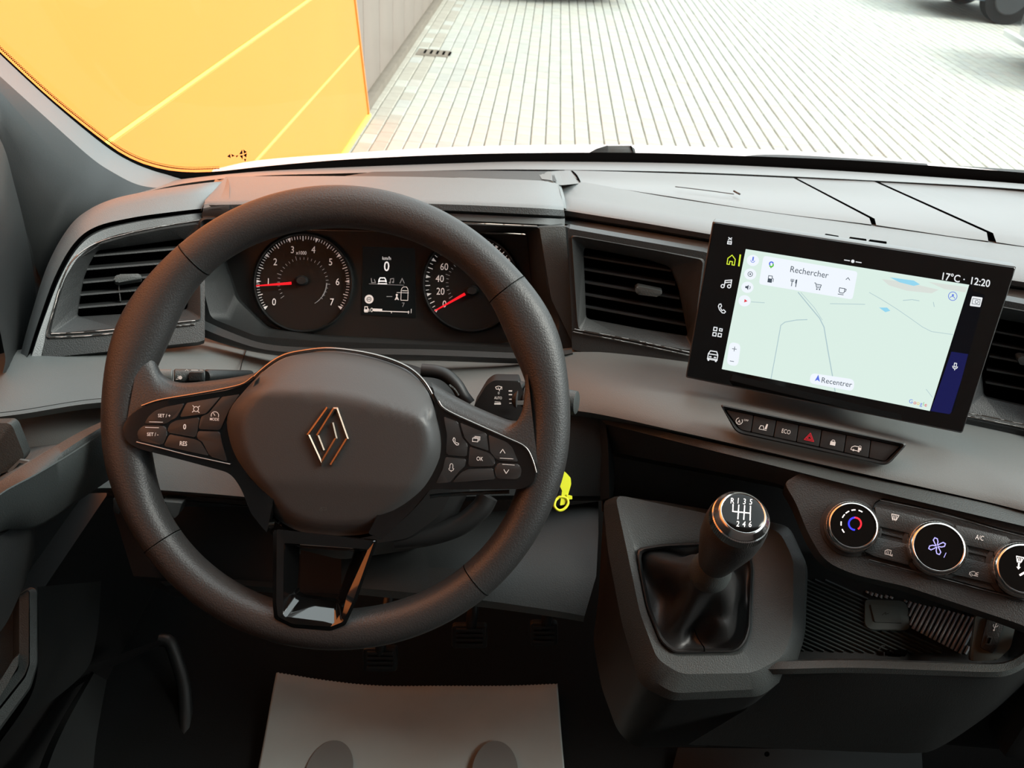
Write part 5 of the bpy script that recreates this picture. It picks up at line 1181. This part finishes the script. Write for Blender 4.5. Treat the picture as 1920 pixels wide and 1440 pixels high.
rows = [[PG.at(x, y, -.002) for x, y in rr(c_in, 14, 4)], [PG.at(x, y, 0) for x, y in rr([((x*.85+a*.15), (y*.85+b*.15)) for (x, y), (a, b) in zip(c_in, c_top)], 14, 4)],
        [PG.at(x, y, 0) for x, y in rr(c_top, 18, 4)], [PG.at(x, y, -.010) for x, y in rr(c_ed, 18, 4)], [PG.at(x, y, -.022) for x, y in rr(c_e2, 18, 4)]]
loft('console_top', rows, m_cons, gc, closed=True, ang=28)
rows = [[PG.at(x, y, -.022) for x, y in rr(c_e2, 18, 4)], [PG.at(x, y, -.21) for x, y in rr(c_bt, 18, 4)]]
loft('console_body', rows, m_dark, gc, closed=True, ang=50, cap1=True)
gl_ = thing('gear_lever', P(1335, 1070, .75), 'gear lever with chrome ringed six speed knob and black leather gaiter', 'gear lever')
# gaiter frame and folds
k = 48
def res2(pts, off): return cat([PG.at(x, y, off) for x, y in rr(pts, 12, 4)], 72, True)
sc_ = lambda p, s: [((x-1312)*s+1312, (y-1125)*s+1125) for x, y in p]
loft('gaiter_frame', [res2(c_in, -.004), res2(sc_(c_in, .99), .003), res2(sc_(c_in, .965), .004), res2(sc_(c_in, .93), -.004), res2(sc_(c_in, .92), -.012)], m_boot, gl_, closed=True, ang=50)
colb = P(1331, 1072, .742); kt = P(1393, 962, .655); ax = (kt-colb).normalized()
u_ = (CR - ax*CR.dot(ax)).normalized(); v_ = ax.cross(u_)
base_ring = res2(sc_(c_in, .92), -.012)
cen = sum(base_ring, Vector())/len(base_ring)
rows = [base_ring]
top_c = colb - ax*.004
for j in range(1, 19):
    t = j/18; row = []
    for i, p in enumerate(base_ring):
        d_ = p - cen; a = math.atan2(d_.dot(CU), d_.dot(CR))
        tp = top_c + (CR*math.cos(a) + CU*math.sin(a))*.0165
        tp -= ax*((tp-top_c).dot(ax))
        sag = math.sin(math.pi*t)
        e = t**1.15
        q = p.lerp(tp, e)
        c_ax = cen.lerp(top_c, e)
        out = (q-c_ax)
        fold = .09*math.sin(3*a+2.2*t+.6) + .055*math.sin(5*a-3.0*t+1.5) + .06*math.cos(2*a+1)
        q = c_ax + out*(1 - .16*sag + fold*sag*1.5)
        q += PG.n*(-.010*math.sin(math.pi*min(1, t*1.6))*(1+.5*math.sin(4*a+1)))
        # belly towards the driver on the lower side with a deep fold
        q += PG.n*.020*math.exp(-((math.degrees(a)+70)/22)**2)*math.exp(-((t-.30)/.16)**2)
        q -= PG.n*.018*math.exp(-((math.degrees(a)+105)/14)**2)*math.exp(-((t-.38)/.25)**2)
        row.append(q)
    rows.append(row)
loft('gaiter', rows, m_boot, gl_, closed=True, ang=75)
tube('gaiter_seam', [PG.at(x, y, h) for x, y, h in ((1302, 1180, .002), (1308, 1195, -.004), (1316, 1208, -.006), (1320, 1214, .004), (1321, 1222, .0045))], .0006, m_gap, gl_, n=6)
lathe('collar', [(-.006, .0172), (-.004, .0178), (.004, .0178), (.006, .0168), (.018, .0150), (.020, .0135)], colb, ax, m_cons, gl_, n=48)
L = (kt-colb).length
lathe('knob', [(.014, .0105), (.017, .0135), (.022, .0148), (L*.42, .0195), (L*.60, .0232), (L*.76, .0243), (L*.85, .0238), (L*.88, .0225)], colb, ax, m_leath, gl_, n=64, ang=60)
lathe('chrome_ring', [(L*.86, .0222), (L*.875, .0230), (L*.885, .0229), (L*.945, .0222), (L*.955, .0212)], colb, ax, m_chrome, gl_, n=160, ridge=1, amp=-.00028)
lathe('chrome_cap', [(L*.95, .0214), (L*.965, .0208), (L*.985, .0186), (L*1.0, .0180), (L*1.005, .0170), (L*1.0, .0164)], colb, ax, m_chrome, gl_, n=64, ang=60)
disc_ = lathe('shift_badge', [(L*.98, .0164), (L*1.0, .0163), (L*1.006, .0145), (L*1.010, .010), (L*1.0115, .005), (L*1.0118, .001)], colb, ax, m_badge, gl_, n=48, ang=60)
pk = Pl(1393, 962, .66, 0, 0); pk.n = ax; pk.o = colb+ax*(L*1.0122)
q = Pen(pk, 0, 1395, 960, 6)
for tx, x, y in (('R', -24, -19), ('1', -13, -20), ('3', -1, -20), ('5', 11, -20.5), ('2', -9, 23), ('4', 2.5, 22.5), ('6', 14, 21.5)): 
    q.text(tx, 10.5, x, y, wide=.82, bold=.004)
q.line([(-22, -12), (-21, 1), (-13, 1)], 2.1).line([(-11, -12), (-10, 14)], 2.1).line([(0, -12), (1, 14)], 2.1).line([(11, -12), (13, 14)], 2.1).line([(-10, 1), (12, 1)], 2.1)
q.done('shift_pattern', m_white, gl_)

# ---------------------------------------------------------------- storage tray
tr_ = thing('storage_tray', P(1700, 1200, .80), 'open storage tray with ribbed rubber floor right of the gear lever', 'tray')
PT = Pl(1680, 1170, .86, 0, .75)
m_tray = mat('tray_rubber', (.062, .078, .075), .45)
plate('tray_floor', [(1440, 1030), (1960, 1100), (1960, 1262), (1440, 1252)], PT, -.004, .01, m_dark, tr_)
def inside(p, poly):
    x, y = p; r = False; n = len(poly)
    for i in range(n):
        (x1, y1), (x2, y2) = poly[i], poly[i-1]
        if (y1 > y) != (y2 > y) and x < (x2-x1)*(y-y1)/(y2-y1)+x1: r = not r
    return r
def ridges(name, poly, dirv, step, wpx, h, m):
    dx, dy = dirv; L_ = math.hypot(dx, dy); dx /= L_; dy /= L_; nx, ny = -dy, dx
    cx = sum(p[0] for p in poly)/len(poly); cy = sum(p[1] for p in poly)/len(poly); out = []
    bm = bmesh.new()
    for i in range(-60, 61):
        run = None; prev = None
        for t in range(-400, 401, 2):
            p = (cx+nx*i*step+dx*t, cy+ny*i*step+dy*t); ins = inside(p, poly)
            if ins and run is None: run = p
            if ins: prev = p
            if run is not None and (not ins or t > 398):
                if math.hypot(prev[0]-run[0], prev[1]-run[1]) > 4:
                    a, b = run, prev; hw = wpx/2
                    vs = [bm.verts.new(PT.at(*q_, o_)) for q_, o_ in (((a[0]-nx*hw, a[1]-ny*hw), -.004), ((a[0], a[1]), h), ((a[0]+nx*hw, a[1]+ny*hw), -.004), ((b[0]-nx*hw, b[1]-ny*hw), -.004), ((b[0], b[1]), h), ((b[0]+nx*hw, b[1]+ny*hw), -.004))]
                    for f in ((0, 1, 4, 3), (1, 2, 5, 4), (0, 2, 1), (3, 4, 5)): bm.faces.new([vs[z] for z in f])
                run = None
    o = finish(name, bm, m, tr_, 20); o['kind'] = 'stuff'; return o
mat_poly = [(1512, 1086), (1560, 1088), (1600, 1104), (1632, 1120), (1622, 1132), (1624, 1176), (1640, 1184), (1700, 1180), (1780, 1226), (1700, 1226), (1500, 1220), (1504, 1150)]
ridges('floor_ribs', mat_poly, (1, .45), 7.2, 5.2, -.0005, m_tray)
rub = [(1598, 1100), (1835, 1158), (1812, 1226), (1800, 1226), (1706, 1178), (1702, 1132), (1690, 1126), (1640, 1120)]
m_ribs = mat('rubber_ribs_painted_sheen', (.55, .57, .59), .30)  # pale colour paints the bright reflection on the ribs
ridges('rubber_ribs', rub, (.52, -1), 9.0, 7.0, .002, m_ribs)
plate('ribbed_pad_border', rr([(1622, 1124), (1690, 1126), (1702, 1134), (1706, 1178), (1696, 1182), (1632, 1180), (1622, 1172)], 6, 4), PT, .0005, .003, m_tray, tr_, .0006)
plate('charging_cover', rr([(1632, 1133), (1684, 1138), (1692, 1168), (1640, 1166)], 3, 3), PT, .002, .003, m_tray, tr_, .0006)
q = Pen(PT, .0022, 1660, 1151, 0); q.line([(-6, 2), (1, -3), (0, 1), (6, -1)], 1.2).done('symbol', m_black, tr_)
q = Pen(PT, -.0015, 1665, 1214); q.line([(-18, 6), (-12, -3), (2, -3)], 1.4).done('scratch_mark', m_cons, tr_)
plate('clip_slot', rr([(1680, 1218), (1702, 1219), (1700, 1228), (1678, 1227)], 1, 2), PT, .003, .004, m_gap, tr_)
plate('clip_slot', rr([(1662, 1218), (1668, 1218), (1668, 1226), (1662, 1226)], 1, 2), PT, .003, .004, m_gap, tr_)
PU = Pl(1860, 1190, .80, -.35, .25)
plate('end_wall', rr([(1830, 1150), (1905, 1170), (1895, 1215), (1870, 1238), (1818, 1240)], 8, 4), PU, -.003, .01, m_tray, tr_, .001)
us = plate('socket_plate', rr([(1852, 1158), (1884, 1168), (1862, 1226), (1838, 1214)], 4, 3), PU, .0, .004, m_dark2, tr_, .0008)
plate('usb_port', rr([(1852, 1192), (1862, 1194), (1857, 1210), (1847, 1208)], 3, 3), PU, .0012, .001, m_cons, us)
plate('usb_port_slot', rr([(1855, 1195), (1859, 1196), (1855, 1207), (1851, 1206)], 2, 3), PU, .0018, .0006, m_gap, us)
q = Pen(PU, .0006, 1866, 1175, 20); q.line([(0, 7), (0, -6)], 1.2).line([(0, 3), (-4, 0), (-4, -3)], 1).line([(0, 1), (4, -2), (4, -4)], 1).disc(0, 7, 1.6).done('symbol', m_print, us)
rim_t = [(1430, 1241, .785), (1480, 1240, .775), (1600, 1238, .765), (1760, 1243, .755), (1860, 1246, .748), (1895, 1240, .748), (1920, 1226, .75), (1945, 1205, .755)]
strip('tray_front_rim', [[(x, y-3, d+.03) for x, y, d in rim_t], [(x, y, d+.002) for x, y, d in rim_t], [(x+2, y+14, d-.004) for x, y, d in rim_t], [(x+3, y+24, d) for x, y, d in rim_t]], m_cons, tr_, N=50, ang=40)
strip('tray_front_face', [[(1425, 1262, .795), (1470, 1262, .785), (1600, 1262, .766), (1760, 1266, .756), (1860, 1270, .75), (1898, 1264, .75), (1925, 1250, .752), (1960, 1215, .757)],
                          [(1400, 1330, .82), (1560, 1335, .80), (1700, 1340, .79), (1800, 1335, .785), (1850, 1320, .785), (1890, 1295, .79), (1940, 1250, .80)],
                          [(1290, 1396, .86), (1480, 1404, .85), (1620, 1410, .85), (1715, 1412, .85), (1760, 1402, .855), (1840, 1350, .87), (1930, 1280, .88)]], m_black if False else m_dark, tr_, N=50, ang=70)
plate('tray_right_wall', [(1815, 1130), (1960, 1130), (1960, 1240), (1815, 1262)], Pl(1900, 1200, .86, -.3, 0), 0, .01, m_dark, tr_)
strip('tray_right_side', [[(1890, 1180, .84), (1910, 1186, .82), (1940, 1180, .8)], [(1890, 1232, .82), (1912, 1226, .79), (1940, 1200, .77)]], m_dark, tr_, N=12)
# ---------------------------------------------------------------- floor things
def flo(px, py, z=.752):
    r = ray(px, py); t = (z-CAM.z)/r.z; return CAM + r*t
pmt = thing('paper_floor_mat', flo(770, 1360), 'white paper floor mat with grey shoe prints in the driver footwell', 'paper mat')
topc = cat([flo(518, 1262, .775), flo(600, 1276, .764), (flo(700, 1285, .758)), flo(820, 1288, .755), flo(940, 1286, .756), flo(1045, 1284, .762)], 150)
topc = [p + Vector((0, .0016*(i % 2), 0)) for i, p in enumerate(topc)]
botc = cat([flo(462, 1560), flo(600, 1560), flo(720, 1560), flo(860, 1560), flo(980, 1560), flo(1068, 1560)], 150)
rows = []
for j in range(14):
    t = j/13; rows.append([a.lerp(b, t) + Vector((0, 0, .0012*math.sin(i*.09+j*.8) + (-(a.z-.752)*(min(1, t*2.2))*(1-t) if False else 0))) for i, (a, b) in enumerate(zip(topc, botc))])
loft('paper_sheet', rows, m_paper, pmt, ang=70, solid=.0006)
for cx_ in (617, 928):
    bm = bmesh.new(); c_ = flo(cx_, 1448, .7585)
    sx, sy = .030, .045
    pts_ = circ(0, 0, sx, sy, 40)
    bm.faces.new([bm.verts.new(c_+Vector((x, y, .0015))) for x, y in pts_])
    fp = finish('shoe_print', bm, m_print2, pmt)
    bm = bmesh.new()
fm = thing('carpet_mat', flo(1500, 1430), 'dull grey floor covering below the storage tray at the bottom edge', 'floor mat')
for (a0_, b0_, nm) in (((1290, 1722), 0, 'mat_panel'),):
    bm = bmesh.new(); z = .756
    v = [bm.verts.new(flo(x, y, z)) for x, y in ((1270, 1405), (1726, 1410), (1735, 1560), (1230, 1560))]
    bm.faces.new(v); o = finish(nm, bm, m_floor, fm); md = o.modifiers.new('s', 'SOLIDIFY'); md.thickness = .004
bm = bmesh.new(); bm.faces.new([bm.verts.new(flo(1438+5*math.cos(k*math.pi/8), 1414+5*math.sin(k*math.pi/8), .7602)) for k in range(16)]); finish('eyelet', bm, m_gap, fm)
for cx_, cy_, wd_, lab in ((712, 1238, 64, 'black ribbed clutch pedal, just visible left under the wheel'), (880, 1195, 66, 'black ribbed brake pedal in the middle of the dark footwell'), (1020, 1190, 52, 'black ribbed accelerator pedal, rightmost in the dark footwell')):
    pp = Pl(cx_, cy_, 1.08, 0, -.1); pd = thing('pedal', pp.at(cx_, cy_), lab, 'pedal', 'pedals in the footwell')
    h_ = 44
    plate('pedal_pad', rr([(cx_-wd_/2, cy_-h_/2), (cx_+wd_/2, cy_-h_/2), (cx_+wd_/2, cy_+h_/2), (cx_-wd_/2, cy_+h_/2)], 7, 3), pp, 0, .012, m_dark, pd, .003)
    for k in range(4): plate('rib', rr([(cx_-wd_*.38, cy_-15+k*9), (cx_+wd_*.38, cy_-15+k*9), (cx_+wd_*.38, cy_-11+k*9), (cx_-wd_*.38, cy_-11+k*9)], 1, 2), pp, .004, .005, m_dark2, pd)
    e_ = pp.at(cx_, cy_, -.01); tube('pedal_arm', [e_, e_+Vector((.002, .06, .05)), Vector((e_.x+.004, 1.37, e_.z+.16))], .007, m_black, pd, n=8)
